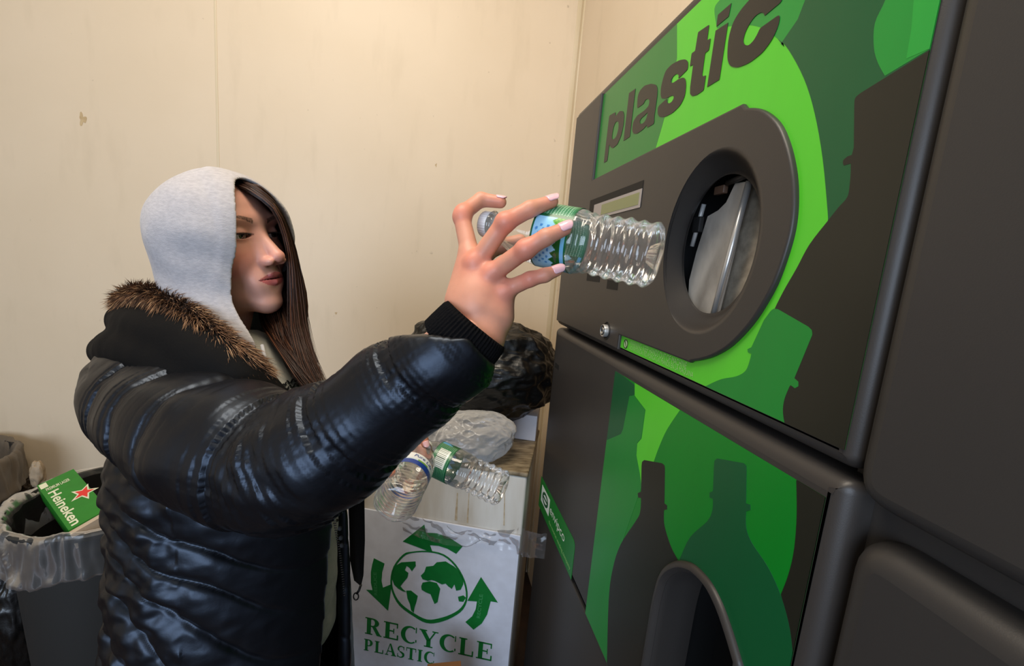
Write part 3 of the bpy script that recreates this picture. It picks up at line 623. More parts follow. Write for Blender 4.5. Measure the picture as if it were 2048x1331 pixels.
# ---- hands
def hand_fn(fing, palm, thumb, kw):
    def fn(P):
        d = None
        for (a, b, ra, rb) in palm:
            e = s_cap(P, a, b, ra, rb); d = e if d is None else smin(d, e, .012)
        for ch in fing+[thumb]:
            e = None
            for i in range(len(ch)-1):
                g = s_cap(P, ch[i][0], ch[i+1][0], ch[i][1], ch[i+1][1]); e = g if e is None else smin(e, g, .003)
            d = smin(d, e, .005)
        for c, r in kw: d = smin(d, np.linalg.norm(P-c, axis=1)-r, .006)
        return d
    return fn
R_idx = chain([(940, 508, .437, .0098), (924, 436, .450, .0088), (928, 424, .452, .0086), (962, 399, .463, .0078), (1001, 404, .462, .0066)])
R_mid = chain([(952, 527, .426, .0098), (1010, 444, .412, .0090), (1060, 418, .413, .0080), (1104, 403, .420, .0064)])
R_rng = chain([(982, 548, .422, .0096), (1050, 499, .396, .0086), (1092, 474, .389, .0078), (1130, 457, .392, .0063)])
R_pnk = chain([(1010, 580, .424, .0088), (1060, 558, .411, .0074), (1090, 550, .410, .0068), (1114, 541, .414, .0056)])
R_thb = chain([(935, 590, .445, .0125), (948, 530, .478, .0115), (985, 497, .505, .0098), (1040, 482, .498, .0082)])
wr = c3(962, 665, .425)
palmR = [(c3(958, 680, .425), c3(950, 600, .428), .0205, .022), (c3(915, 600, .434), c3(938, 510, .438), .013, .0115), (c3(940, 610, .424), c3(952, 530, .427), .016, .0115), (c3(965, 610, .423), c3(982, 550, .424), .0165, .0115), (c3(995, 625, .428), c3(1010, 582, .426), .016, .011), (c3(955, 680, .425), c3(985, 640, .43), .020, .018), (c3(958, 680, .425), c3(915, 760, .43), .0215, .024)]
V2, F2 = nets(hand_fn([R_idx, R_mid, R_rng, R_pnk], palmR, R_thb, [(c3(947, 524, .4215), .0085), (c3(982, 546, .417), .0088), (c3(1010, 581, .419), .0085), (c3(1011, 444, .409), .0085), (c3(1051, 498, .3935), .0083), (c3(925, 429, .449), .0089)]), (-.075, -.155, .36), (.07, .075, .53), .0011)
V2 = smooth_mesh(V2, F2, 2, .5)
L_thb = chain([(738, 903, .765, .011), (760, 912, .69, .0100), (781, 944, .628, .0076)])
L_idx = chain([(775, 890, .775, .0095), (815, 868, .735, .0085), (846, 872, .715, .0078), (851, 888, .712, .0066)])
L_mid = chain([(775, 900, .785, .0095), (820, 885, .765, .0085), (842, 895, .757, .0078), (848, 912, .755, .0066)])
L_rng = chain([(772, 898, .795, .0095), (812, 898, .80, .0082), (846, 908, .80, .0075), (858, 912, .785, .0064)])
L_pnk = chain([(768, 905, .81, .0088), (798, 908, .82, .0074), (826, 914, .82, .0066), (840, 918, .81, .0056)])
palmL = [(c3(735, 908, .80), c3(775, 892, .78), .016, .012), (c3(735, 908, .80), c3(775, 905, .79), .016, .012), (c3(735, 915, .80), c3(770, 922, .798), .016, .011), (c3(735, 910, .80), c3(690, 930, .84), .02, .022)]
V3, F3 = nets(hand_fn([L_idx, L_mid, L_rng, L_pnk], palmL, L_thb, []), (-.36, .13, .60), (-.13, .31, .88), .0014)
V3 = smooth_mesh(V3, F3, 2, .5)
V4, F4 = nets(core, (-.78, -.02, .38), (.02, .66, 1.05), .007)
# colours of the skin
def skin_cols():
    base = np.array(lin((216, 158, 138))[:3])
    def mixc(C, col, w): w = np.clip(w, 0, 1)[:, None]; return C*(1-w)+np.array(lin(col)[:3])*w
    L = hl(V1); a = np.abs(L[:, 0]); C = np.tile(base, (len(V1), 1)); g = lambda x, y, z, rx, ry, rz: np.exp(-(((a-x)/rx)**2+((L[:, 1]-y)/ry)**2+((L[:, 2]-z)/rz)**2))
    C = mixc(C, (214, 122, 106), .55*g(.042, .06, -.035, .022, .04, .022)); C = mixc(C, (206, 118, 104), .45*g(0, .105, -.038, .014, .02, .01))
    C = mixc(C, (190, 84, 80), .35*np.exp(-(((L[:, 0]-.047)/.010)**2+((L[:, 2]+.052)/.008)**2)))
    front = (L[:, 1] > .068)
    xm = np.clip(a/.0235, 0, 1); zc = -.0660
    upl = (L[:, 2] > zc-.0002) & (L[:, 2] < zc+.0092*(1-xm**1.6)+.0006); lol = (L[:, 2] <= zc+.0006) & (L[:, 2] > zc-.0105*(1-xm**2)-.0004)
    ml = (a < .0225) & front
    C[ml & upl] = lin((170, 88, 84))[:3]; C[ml & lol] = lin((198, 104, 100))[:3]
    C[(a < .0235) & front & (np.abs(L[:, 2]-zc) < .0007)] = lin((88, 36, 34))[:3]
    # brows
    xb = (a-.013)/.036; zb_ = .0175+.0065*np.sin(np.clip(xb, 0, 1)*2.3)+0*a; w = ((xb > 0) & (xb < 1) & (np.abs(L[:, 2]-zb_) < .0034*(1-.65*xb)) & (L[:, 1] > .03))
    n = perlin(L*np.array([900, 300, 300])); C = mixc(C, (62, 44, 36), w*(.72+.35*n))
    # lash lines and crease
    x = (a-.0295)/.0150; upz = .0022*np.sqrt(np.clip(1-x*x, 0, 1))-.0012+.001; loz = -.0042*np.sqrt(np.clip(1-x*x, 0, 1))-.0012+.001
    ed = (np.abs(x) < 1.08) & (L[:, 1] > .066)
    C = mixc(C, (48, 30, 26), ed*np.exp(-((L[:, 2]-.001-upz+.001)/.0011)**2)*.9)
    C = mixc(C, (120, 70, 60), ed*np.exp(-((L[:, 2]-loz)/.0009)**2)*.5)
    C = mixc(C, (168, 108, 92), (L[:, 1] > .06)*.4*np.exp(-((a-.028)/.018)**2-((L[:, 2]+.006)/.006)**2))
    m = fbm(L*60, 3); C = C*(1+.05*m)[:, None]; C = mixc(C, (120, 50, 45), .6*np.exp(-((a-.0062)/.003)**2-((L[:, 2]+.0465)/.0028)**2)*(L[:, 1] > .085))
    out = [C]
    H2 = np.tile(np.array(lin((208, 146, 120))[:3]), (len(V2), 1)); r = np.zeros(len(V2))
    for c in [c3(947, 524, .4215), c3(982, 546, .417), c3(1010, 581, .419), c3(1011, 444, .409), c3(1051, 498, .3935), c3(925, 429, .449), c3(1060, 558, .411)]: r = np.maximum(r, np.exp(-(np.linalg.norm(V2-c, axis=1)/.014)**2))
    for c in [R_idx[-1][0], R_mid[-1][0], R_rng[-1][0], R_pnk[-1][0]]: r = np.maximum(r, .6*np.exp(-(np.linalg.norm(V2-c, axis=1)/.013)**2))
    w = (r*.6)[:, None]; H2 = H2*(1-w)+np.array(lin((222, 118, 100))[:3])*w; H2 *= (1+.06*fbm(V2*70, 3))[:, None]
    # fine creases at the joints
    out.append(H2); out.append(np.tile(np.array(lin((214, 140, 112))[:3]), (len(V3), 1))); out.append(np.tile(base, (len(V4), 1)))
    return np.clip(np.concatenate(out), 0, 1)
M_skin = mat('skin', (214, 160, 134), rough=.46, spec=.4, attr='col', sss=.12, bump=.12, bscale=700, bdist=.0006, detail=3)
pf = np.array([-.45, 0, .70]); foot = toW(TC[None])[0].copy(); foot[2] = 0
woman = thing('person', 'woman in grey hood and shiny black padded coat feeding a bottle into the machine', 'person', foot)
nV = np.cumsum([0, len(V1), len(V2), len(V3)]); VB = toW(np.concatenate([V1, V2, V3, V4])); FB = np.concatenate([F1, F2+nV[1], F3+nV[2], F4+nV[3]])
print('body verts', len(VB))
body = fastobj('body', VB, FB, M_skin, woman, colors=skin_cols())
# eyes
def sphere(c, r, n=24, m=32, sc=(1, 1, 1)):
    V = []; Fq = []
    for i in range(n+1):
        for j in range(m):
            t, p = PI*i/n, 2*PI*j/m; V.append(np.array([math.sin(t)*math.cos(p), math.cos(t), math.sin(t)*math.sin(p)])*r*np.array(sc)+c)
    for i in range(n):
        for j in range(m): Fq.append((i*m+j, i*m+(j+1) % m, (i+1)*m+(j+1) % m, (i+1)*m+j))
    return np.array(V), Fq
M_eye = [mat('eye_white', (206, 196, 190), rough=.15, spec=.6), mat('iris', (72, 60, 50), rough=.1, spec=.8), mat('pupil', (8, 7, 7), rough=.08, spec=.9)]
for e in EYE:
    V, Fq = sphere(np.zeros(3), ER, 40, 40)
    gaze = np.array([-.02, 1, -.16]); gaze /= np.linalg.norm(gaze); R = Vector((0, 1, 0)).rotation_difference(Vector(gaze)).to_matrix(); V = V@np.array(R).T
    cz = [np.mean([V[i] for i in f], 0)@gaze/ER for f in Fq]; fm = [2 if c > .978 else 1 if c > .875 else 0 for c in cz]
    obj('eye', toW(h2c(V+e)), Fq, None, body, mats=M_eye, fmat=fm)
# eyelashes: short dark curved hairs along the upper lid
for sgn in (1, -1):
    ml_ = MB()
    for k in range(34):
        x = -1+2*k/33; a = .0295+x*.0138; z = .0026*math.sqrt(1-x*x)-.0008; yb = .0665+math.sqrt(max(.0142**2-(a-.0295)**2-(z-.001)**2, 1e-8))
        p0 = np.array([a, yb-.0006, z]); p1 = p0+np.array([x*.002, .004, -.0012]); p2 = p1+np.array([x*.0015, .0022, .0006]); P = np.array([p0, p1, p2]); P[:, 0] *= sgn
        ml_.tube(toW(h2c(P)), [.0003, .00022, .00008], 4)
    ml_.build('eyelashes', mat('lash', (22, 15, 12), rough=.6), body)
# nails
M_nail = mat('pink_nail', (240, 188, 192), rough=.18, spec=.6, coat=.4)
def nail(ch, view, r=1.0, name='fingernail'):
    a, b = ch[-2][0], ch[-1][0]; rr = ch[-1][1]; t = (b-a)/np.linalg.norm(b-a); n = np.array(view, float); n -= t*(n@t); n /= np.linalg.norm(n); s = np.cross(t, n)
    V = []; Fq = []; nu, nv = 12, 10; L = .0135*r; R_ = rr*1.06
    for sh in (0, 1):
        for i in range(nu+1):
            u = i/nu
            for j in range(nv+1):
                v = -1+2*j/nv; wdt = .86*(1-.25*max(0, (u-.75)/.25)**2)*(1-.35*max(0, (.2-u)/.2)**2)
                ang = v*wdt; rad = R_+(.0005 if sh == 0 else -.0006)-.0010*u*u*0
                cen = b+t*(-.0060*r+L*u-(.0022*(v*v)*u)); V.append(cen+rad*(math.cos(ang)*n+math.sin(ang)*s)-n*(.0016*max(0, u-.55)))
    w = nv+1; off = (nu+1)*w
    for i in range(nu):
        for j in range(nv): k = i*w+j; Fq.append((k, k+1, k+w+1, k+w)); Fq.append((off+k, off+k+w, off+k+w+1, off+k+1))
    for i in range(nu):
        for j in (0, nv): k = i*w+j; Fq.append((k, k+w, off+k+w, off+k))
    for j in range(nv):
        for i in (0, nu): k = i*w+j; Fq.append((k, off+k, off+k+1, k+1))
    return mesh_fix(obj(name, toW(np.array(V)), Fq, M_nail, body))
nail(R_mid, (.05, -.75, -.66)); nail(R_rng, (0, -.45, -.9)); nail(R_pnk, (0, -.3, -.95)); nail(R_idx, (.2, -.95, -.25), .85)
M_nail2 = M_nail; nail(L_thb, (-.1, -.2, -1), 1.0); nail(L_idx, (.3, -.6, -.7), .8)
# ------------------------------------------------------------------ clothes
def hood_fn(P):
    L = hl(P); a = np.abs(L[:, 0]); b = L[:, 1]; c = L[:, 2]; A = np.stack([a, b, c], 1)
    S = s_ell(A, (0, .011, .006), (.088, .101, .093))
    far = np.clip(-L[:, 0]/.05, 0, 1); S = smin(S, s_ell(np.stack([a, b+.03*far, c], 1), (0, .000, -.085), (.083, .088, .085)), .04)
    S = smin(S, s_ell(np.stack([a, b+.07*far, c], 1), (0, .026, -.160), (.092, .108, .080)), .05)
    S = S+.0020*np.sin(c*95+b*60+2*perlin(L*12))*np.clip((-.02-c)/.08, 0, 1)+.0022*perlin(L*24)
    rimz = np.clip(1-np.abs(np.where(c > -.03, np.sqrt((a/.054)**2+((c+.03)/.108)**2)-1, (a-(.050+np.clip(-c*.14, 0, .03)))/.054))/.30, 0, 1)
    S = S-.0022*(rimz > .02)*np.minimum(1, rimz*4)*(b > .03)
    shell = smax(S, -(S+.0075), .002)
    w = .050+np.clip(-c*.14, 0, .03)
    op = np.where(c > -.03, (np.sqrt((a/.054)**2+((c+.03)/.108)**2)-1)*.054, a-w)
    op = np.maximum(op, -(b-.015)); op = np.maximum(op, -(c+.215))
    return smax(shell, -op, .0035)
Vh, Fh = nets(hood_fn, (-.66, -.32, .48), (-.28, .12, .82), .0021)
Vh = smooth_mesh(Vh, Fh, 1, .5)
M_hood = mat('heather_grey_jersey', (186, 181, 182), rough=.9, spec=.2, sheen=.25, mottle=.45, mscale=150, col2=(150, 146, 149), bump=.35, bscale=420, bdist=.0012, stretch=(1, 1, 2.2))
hood = fastobj('sweatshirt_hood', toW(Vh), Fh, M_hood, woman)
# stitch line on the hood hem, drawstring
def sweat_fn(P):
    d = s_ell(P-TC, (.012, -.115, -.01), (.150, .16, .108)); q_ = P-TC; t = q_@UC; r = q_-t[:, None]*UC
    e = (np.sqrt((r[:, 0]/.158)**2+((r[:, 2])/.108)**2)-1)*.13; e = smax(e, np.abs(t+.05)-.20, .03)
    d = smin(d, e, .05); d = smin(d, s_cap(P, c3(440, 740, .66), c3(500, 820, .66), .075, .085), .03); d = smax(d, (P[:, 1]-.03)*-.75-(P[:, 0]+.35)*-.66-.0, .01)
    return d+.0025*perlin(P*28)
Vs, Fs = nets(sweat_fn, (-.66, -.01, .5), (-.2, .56, .9), .005)
M_sw = mat('grey_beige_knit', (176, 174, 162), rough=.9, spec=.15, sheen=.2, mottle=.4, mscale=120, col2=(150, 148, 138), bump=.3, bscale=500, bdist=.001)
fastobj('sweatshirt', toW(Vs), Fs, M_sw, woman)
# knitted pattern rows on the chest
M_blk2 = mat('black_knit', (22, 21, 22), rough=.9)
def on_sweat(px, py, z0=.45, z1=.9):
    r = c3(px, py, 1.0); zs = np.linspace(z0, z1, 300); d = sweat_fn(zs[:, None]*r); i = np.argmax(d < 0); z = zs[max(i-1, 0)]; return r*(z-.0015)
for row in range(3):
    mbk = MB()
    y0 = 764+row*10; pts = []
    for k in range(36):
        x = 566+row*5+k*1.25; pts.append(on_sweat(x, y0-(x-575)*.3+3.0*math.sin(k*.7)))
    for k in range(0, 35, 1):
        if (k % 6) < 5: mbk.tube(toW(np.array(pts[k:k+2])), .0011, 5)
    mbk.build('knit_pattern', M_blk2, woman)
mbk = MB()
for (x, y) in ((672, 995), (669, 1003), (675, 1003), (672, 1011), (671, 1024), (676, 1026), (674, 1040), (680, 1056), (682, 1075), (684, 1090)):
    p = on_sweat(x, y); V, Fq = sphere(p, .0024, 8, 10); obj('knit_dot', toW(V), Fq, M_blk2, woman)
# ---- coat
DR = dense(ARM_R); DL = dense(ARM_L)
def s_path(P, Dn, sub=1):
    d = None
    for i in range(len(Dn)-1):
        e = s_cap(P, Dn[i, :3], Dn[i+1, :3], Dn[i, 3], Dn[i+1, 3]); d = e if d is None else np.minimum(d, e)
    return d
def torso_fn(P):
    q_ = P-TC; t = q_@UC; r = q_-t[:, None]*UC
    a = .172+np.clip(-t-.05, 0, .4)*.06; b = .14+np.clip(-t, 0, .4)*.08
    d = (np.sqrt((r[:, 0]/a)**2+(r[:, 2]/b)**2)-1)*.145
    d = smax(d, t-.13, .07); d = smax(d, -t-.62, .02)
    d = smin(d, s_cap(P, c3(285, 785, .62), c3(310, 770, .78), .055, .055), .05)
    d = smin(d, s_cap(P, c3(300, 770, .66), c3(470, 800, .64), .075, .05), .04)
    d = smin(d, s_cap(P, c3(300, 745, .76), c3(470, 790, .80), .06, .05), .04)
    return d
def coat_fn(P):
    T = torso_fn(P); in_ = T+.018
    T = smax(T, -in_, .006)
    # open front: a wedge facing +x
    q_ = P-TC; wd = np.where(q_[:, 1] > .0, .040, .040+(-q_[:, 1])*.25)
    op = np.maximum(np.abs(q_[:, 2]-.015)-wd, -(q_[:, 0]-.04))
    T = smax(T, -op, .006)
    nk = s_cap(P, c3(440, 560, .66), c3(470, 775, .655), .09, .068); T = smax(T, -nk, .012)
    R = smax(s_path(P, DR[::2]), (P-DR[-1, :3])@((DR[-1, :3]-DR[-4, :3])/np.linalg.norm(DR[-1, :3]-DR[-4, :3]))-.002, .006)
    Lf = s_path(P, DL[::3])
    return smin(smin(T, R, .022), Lf, .015)
Vc, Fc_ = nets(coat_fn, (-.80, .0, .36), (.02, .92, 1.02), .0042)
Vc = smooth_mesh(Vc, Fc_, 2, .5)
# one refinement: quad subdivision by averaging
def subdiv(V, Fq):
    E = np.sort(np.concatenate([Fq[:, [0, 1]], Fq[:, [1, 2]], Fq[:, [2, 3]], Fq[:, [3, 0]]]), 1); key = E[:, 0].astype(np.int64)*len(V)+E[:, 1]; u, inv = np.unique(key, return_inverse=True)
    ev = np.stack([u//len(V), u % len(V)], 1); EM = (V[ev[:, 0]]+V[ev[:, 1]])/2; FC = V[Fq].mean(1); n = len(Fq); e = inv.reshape(4, n)+len(V); f = np.arange(n)+len(V)+len(EM)
    Q = np.concatenate([np.stack([Fq[:, 0], e[0], f, e[3]], 1), np.stack([e[0], Fq[:, 1], e[1], f], 1), np.stack([f, e[1], Fq[:, 2], e[2]], 1), np.stack([e[3], f, e[2], Fq[:, 3]], 1)])
    V2_ = np.concatenate([V, EM, FC]); return V2_, Q
Vc, Fc_ = subdiv(Vc, Fc_); Vc = smooth_mesh(Vc, Fc_, 2, .5)
Nc = vnormals(Vc, Fc_)
# arc-length coordinates on the near sleeve
seg = DR[1:, :3]-DR[:-1, :3]; sl_ = np.linalg.norm(seg, axis=1); S0 = np.concatenate([[0], np.cumsum(sl_)])
def arm_coords(P, Dn, S0):
    best = np.full(len(P), 9.); tt = np.zeros(len(P)); rr = np.zeros(len(P)); ang = np.zeros(len(P))
    for i in range(len(Dn)-1):
        a, b = Dn[i, :3], Dn[i+1, :3]; ba = b-a; h = np.clip(((P-a)@ba)/(ba@ba), 0, 1); d = P-a-h[:, None]*ba; r = np.linalg.norm(d, axis=1)-(Dn[i, 3]+h*(Dn[i+1, 3]-Dn[i, 3])); m = r < best
        best = np.where(m, r, best); tt = np.where(m, S0[i]+h*np.linalg.norm(ba), tt); t = ba/np.linalg.norm(ba); u = np.cross(t, [0, 0, 1]); u /= np.linalg.norm(u); w = np.cross(t, u); an = np.arctan2(d@w, d@u); ang = np.where(m, an, ang)
    return best, tt, ang
ra, ta, an = arm_coords(Vc, DR, S0); rt = torso_fn(Vc); Ltot = S0[-1]
seams = np.array([.03, .10, .165, .245, .36, .445])*Ltot/.50
wob = .010*perlin(np.stack([np.cos(an)*1.3, np.sin(an)*1.3, ta*9], 1))+.012*np.sin(an+.6)
ds = np.min(np.abs((ta+wob)[:, None]-seams[None]), 1)
ca, sa = np.cos(an), np.sin(an)
fold = perlin(np.stack([ca*5.2, sa*5.2, ta*14], 1)); ridg = 1-np.abs(fold)*2
fold2 = perlin(np.stack([ca*9+3, sa*9, ta*22], 1))
dA = .0030*(1-np.exp(-(ds/.020)**2))-.0042*np.exp(-(ds/.0055)**2)+np.exp(-ds/.020)*(.0014*ridg*.5+.0005*fold2)+.0050*fbm(Vc*11, 2)
elb = np.exp(-((ta-.275*Ltot/.5)/.05)**2); dA += elb*.0065*perlin(np.stack([ca*2.2+(ta*30), sa*2.2, ta*34], 1))
# torso: rows of down baffles running on a slant, crumpled
q_ = Vc-TC; tt_ = q_@UC; sc = tt_*1.0+.55*(q_[:, 0]+.17)+.030*perlin(Vc*7)
ph = (sc/.062) % 1; dsT = np.minimum(ph, 1-ph)*.062
cr = perlin(Vc*np.array([24, 38, 24])+5); cr2 = perlin(Vc*np.array([50, 60, 50])); rg = 1-np.abs(perlin(Vc*np.array([20, 26, 20])+9))*2.2
side = (Vc[:, 0] < -.44).astype(float)*.6+.4
dT = .0045*(1-np.exp(-(dsT/.014)**2))-.0060*np.exp(-(dsT/.0045)**2)+side*(.0052*cr+.0026*cr2+.0035*rg*np.exp(-dsT/.02))
wA = np.clip((rt-ra)/.02+.5, 0, 1); neckf = np.clip((tt_-.17)/.04, 0, 1)
disp = dA*wA+dT*(1-wA)*(1-.6*neckf)*(.15+.85*np.clip((.13-q_[:, 0])/.07, 0, 1))
cuffw = np.clip((Ltot-.012-ta)/.01, 0, 1)*wA+(1-wA); Vc = Vc+Nc*(disp*cuffw)[:, None]
M_coat = mat('glossy_black_nylon', (12, 11, 13), rough=.39, spec=.52, sheen=.0, bump=.3, bscale=34, bdist=.003, detail=4, coat=.0)
M_coat.node_tree.nodes['Principled BSDF'].inputs['Specular Tint'].default_value = (.62, .76, 1.0, 1)  # bluish daylight sheen put into the nylon's specular colour
coat = fastobj('padded_coat', toW(Vc), Fc_, M_coat, woman)
# knit cuff: ribbed tube round the wrist
M_knit = mat('black_rib_knit', (15, 14, 15), rough=.95, spec=.1, bump=.6, bscale=600, bdist=.002)
def ribbed(pts, rad, name, m, nr=60, amp=.0012, parent=coat):
    V = []; Fq = []; n = nr*4; pts = [np.array(p) for p in pts]
    for sh, rr in ((0, 0), (1, -.004)):
        for i, p in enumerate(pts):
            t = pts[min(i+1, len(pts)-1)]-pts[max(i-1, 0)]; t = t/np.linalg.norm(t); u = np.cross(t, [0, 0, 1]); u /= np.linalg.norm(u); w = np.cross(t, u)
            for k in range(n):
                a = 2*PI*k/n; r = rad[i]+rr+amp*math.cos(a*nr); V.append(p+r*(math.cos(a)*u+math.sin(a)*w))
    L_ = len(pts); o = L_*n
    for i in range(L_-1):
        for k in range(n): k2 = (k+1) % n; Fq.append((i*n+k, i*n+k2, (i+1)*n+k2, (i+1)*n+k)); Fq.append((o+i*n+k, o+(i+1)*n+k, o+(i+1)*n+k2, o+i*n+k2))
    for k in range(n):
        k2 = (k+1) % n; e = (L_-1)*n; Fq.append((e+k, e+k2, o+e+k2, o+e+k))
    return mesh_fix(obj(name, toW(np.array(V)), Fq, m, parent))
ribbed([c3(905, 698, .4235), c3(922, 683, .422), c3(937, 667, .422), c3(948, 654, .421), c3(953, 648, .421)], [.038, .0385, .038, .037, .0350], 'knit_cuff', M_knit)
ribbed([c3(715, 915, .82), c3(738, 909, .805), c3(755, 906, .795)], [.036, .034, .030], 'knit_cuff', M_knit, 40)
# folded-down coat hood (matte lining) and its fur edge
hd = chain([(258, 640, .70, .028), (285, 655, .63, .034), (330, 668, .59, .036), (395, 695, .565, .036), (460, 738, .555, .034), (520, 785, .562, .028), (580, 835, .575, .020)])
DH = dense(hd, 5)
hd2 = dense(chain([(225, 700, .70, .03), (262, 700, .62, .036), (350, 722, .575, .038), (450, 775, .555, .032), (530, 830, .56, .022)]), 5)
hd3 = dense(chain([(258, 640, .70, .03), (300, 640, .78, .034), (380, 680, .82, .034), (470, 740, .80, .03), (540, 800, .76, .022)]), 5)
def ch_fn(P):
    d = smin(s_path(P, DH), s_path(P, hd2), .007); d = smin(d, s_path(P, hd3), .008)
    return d+.0018*perlin(P*30)
Vq, Fq_ = nets(ch_fn, (-.70, -.08, .48), (-.25, .20, .90), .004)
Vq = smooth_mesh(Vq, Fq_, 2, .5)
M_lin = mat('matte_black_lining', (9, 8, 8), rough=.8, spec=.15, sheen=.0, bump=.15, bscale=300)
chood = fastobj('coat_hood', toW(Vq), Fq_, M_lin, woman)
fur_path = dense(chain([(262, 612, .74, .010), (250, 600, .68, .011), (285, 588, .625, .013), (335, 603, .59, .013), (395, 640, .567, .013), (450, 688, .555, .013), (490, 722, .556, .013), (522, 752, .566, .011)]), 12)
mb = MB(); rngf = np.random.default_rng(11); nS = 9000; Ls = fur_path; S = []; 
VV = []; FF = []; CC = []
Tg = np.gradient(Ls[:, :3], axis=0); Tg /= np.linalg.norm(Tg, axis=1)[:, None]
browns = np.array([lin(c)[:3] for c in ((58, 38, 26), (96, 66, 44), (140, 104, 74), (176, 144, 110), (40, 26, 18))])
for k in range(nS):
    u = rngf.uniform(0, len(Ls)-1.001); i = int(u); f = u-i; p = Ls[i]*(1-f)+Ls[i+1]*f; t = Tg[i]; v = np.cross(t, [0, 0, 1]); v /= np.linalg.norm(v); w = np.cross(t, v); a = rngf.uniform(0, 2*PI)
    n = math.cos(a)*v+math.sin(a)*w; cl = perlin(np.array([[u*.9, math.cos(a)*1.2, math.sin(a)*1.2]]))[0]
    L_ = .017*(1+.5*cl)*rngf.uniform(.7, 1.25); dirn = n*1.0+t*(.35+.5*cl)+np.array([0, .25, 0])+rngf.normal(size=3)*.22; dirn /= np.linalg.norm(dirn)
    b0 = p[:3]+n*p[3]*.7; b1 = b0+dirn*L_*.5; b2 = b0+dirn*L_+np.array([0, .18, 0])*L_+t*.2*L_; s = np.cross(dirn, [0.1, .2, 1]); s /= np.linalg.norm(s)+1e-9; s2 = np.cross(dirn, s); r = .00055
    k0 = len(VV); VV += [b0+s*r, b0-s*r*.5+s2*r*.86, b0-s*r*.5-s2*r*.86, b1+s*r*.8, b1-s*r*.4+s2*r*.7, b1-s*r*.4-s2*r*.7, b2]
    FF += [(k0, k0+1, k0+4, k0+3), (k0+1, k0+2, k0+5, k0+4), (k0+2, k0, k0+3, k0+5), (k0+3, k0+4, k0+6), (k0+4, k0+5, k0+6), (k0+5, k0+3, k0+6)]
    ci = np.clip(1.3+1.6*cl+rngf.normal()*.9, 0, 3.99); c = browns[int(ci)]; CC += [browns[4]]*3+[c]*3+[np.clip(c*1.35, 0, 1)]
bt = MB().tube([p[:3] for p in Ls], [p[3]*.8 for p in Ls], 12); k0 = len(VV); VV += [np.array(v) for v in bt.v]; FF += [tuple(i+k0 for i in f) for f in bt.f]; CC += [browns[4]]*len(bt.v)
M_fur = mat('brown_fur', (110, 80, 55), rough=.7, spec=.3, attr='col')
fur = obj('fur_trim', toW(np.array(VV)), FF, M_fur, woman, smooth=False)
at = fur.data.color_attributes.new('col', 'FLOAT_COLOR', 'POINT'); cc = np.ones((len(VV), 4), np.float32); cc[:, :3] = np.array(CC); at.data.foreach_set('color', cc.ravel())
# far front flap of the coat with its zip
fl = MB(); ou = [(692, 930), (722, 940), (729, 1000), (730, 1080), (727, 1150), (722, 1172), (708, 1160), (700, 1120), (698, 1040)]
V = []; n = len(ou)
for z, k in ((.79, 0), (.785, 1), (.80, 1), (.815, 1), (.82, 0)):
    cc_ = np.mean(ou, 0)
    for p in ou:
        pp = np.array(p)*(1 if k else .94)+cc_*(0 if k else .06); V.append(c3(pp[0], pp[1], z))
Fq = [list(range(n)), [4*n+k for k in range(n)][::-1]]+[(i*n+k, (i+1)*n+k, (i+1)*n+(k+1) % n, i*n+(k+1) % n) for i in range(4) for k in range(n)]
mesh_fix(obj('coat_flap', toW(np.array(V)), Fq, M_lin, coat))
M_zip = mat('dark_zip_metal', (40, 38, 38), rough=.35, metal=.8)
zp = MB().tube(toW(np.array([c3(722, 1168, .782), c3(718, 1180, .78), c3(713, 1187, .778)])), .0022, 8)
ring = [c3(712+5*math.sin(a), 1192+7*math.cos(a), .778) for a in np.linspace(0, 2*PI, 20)]; zp.tube(toW(np.array(ring)), .0012, 6, cap=False); zp.build('zip_pull', M_zip, coat)
zt = MB()
for k in range(44):
    u = k/43; y = 990+u*200; x = 658+30*u+4*math.sin(u*3); p = c3(x, y, .645+.02*u)
    zt.tube(toW(np.array([p-[.0018, 0, 0], p+[.0018, 0, 0]])), .0010, 5)
zt.build('zip_teeth', M_zip, coat)
# drawstring
MB().tube(toW(np.array([c3(524, 690, .585), c3(530, 715, .575), c3(538, 745, .572), c3(549, 775, .575)])), .0024, 8).build('drawstring', mat('pale_cord', (176, 178, 184), rough=.8), woman)
# trousers and boots under the coat
leg = MB()
for s in (-1, 1):
    hp = TC-UC*.45+np.array([0, 0, s*.085]); ft = hp-UC*((hp@np.array(UPc))+1.45-.09); kn = hp*.5+ft*.5+np.array([.02, 0, 0]); leg = MB()
    leg.tube(toW(np.array([hp, kn, ft])), [.085, .06, .045], 20).build('trouser_leg', mat('dark_denim', (28, 30, 38), rough=.8), woman)
    fw = toW(ft[None])[0]; fwd = M3@np.array([1., 0, 0]); fwd[2] = 0; fwd /= np.linalg.norm(fwd); bt_ = MB()
    P = [np.array([fw[0], fw[1], .045])-fwd*.05, np.array([fw[0], fw[1], .05]), np.array([fw[0], fw[1], .045])+fwd*.08, np.array([fw[0], fw[1], .035])+fwd*.16]
    bt_.tube(P, [.035, .045, .042, .03], 16).tube([np.array([fw[0], fw[1], .05]), np.array([fw[0], fw[1], .2])], [.045, .055], 16).build('boot', mat('black_boot', (18, 17, 17), rough=.5), woman)
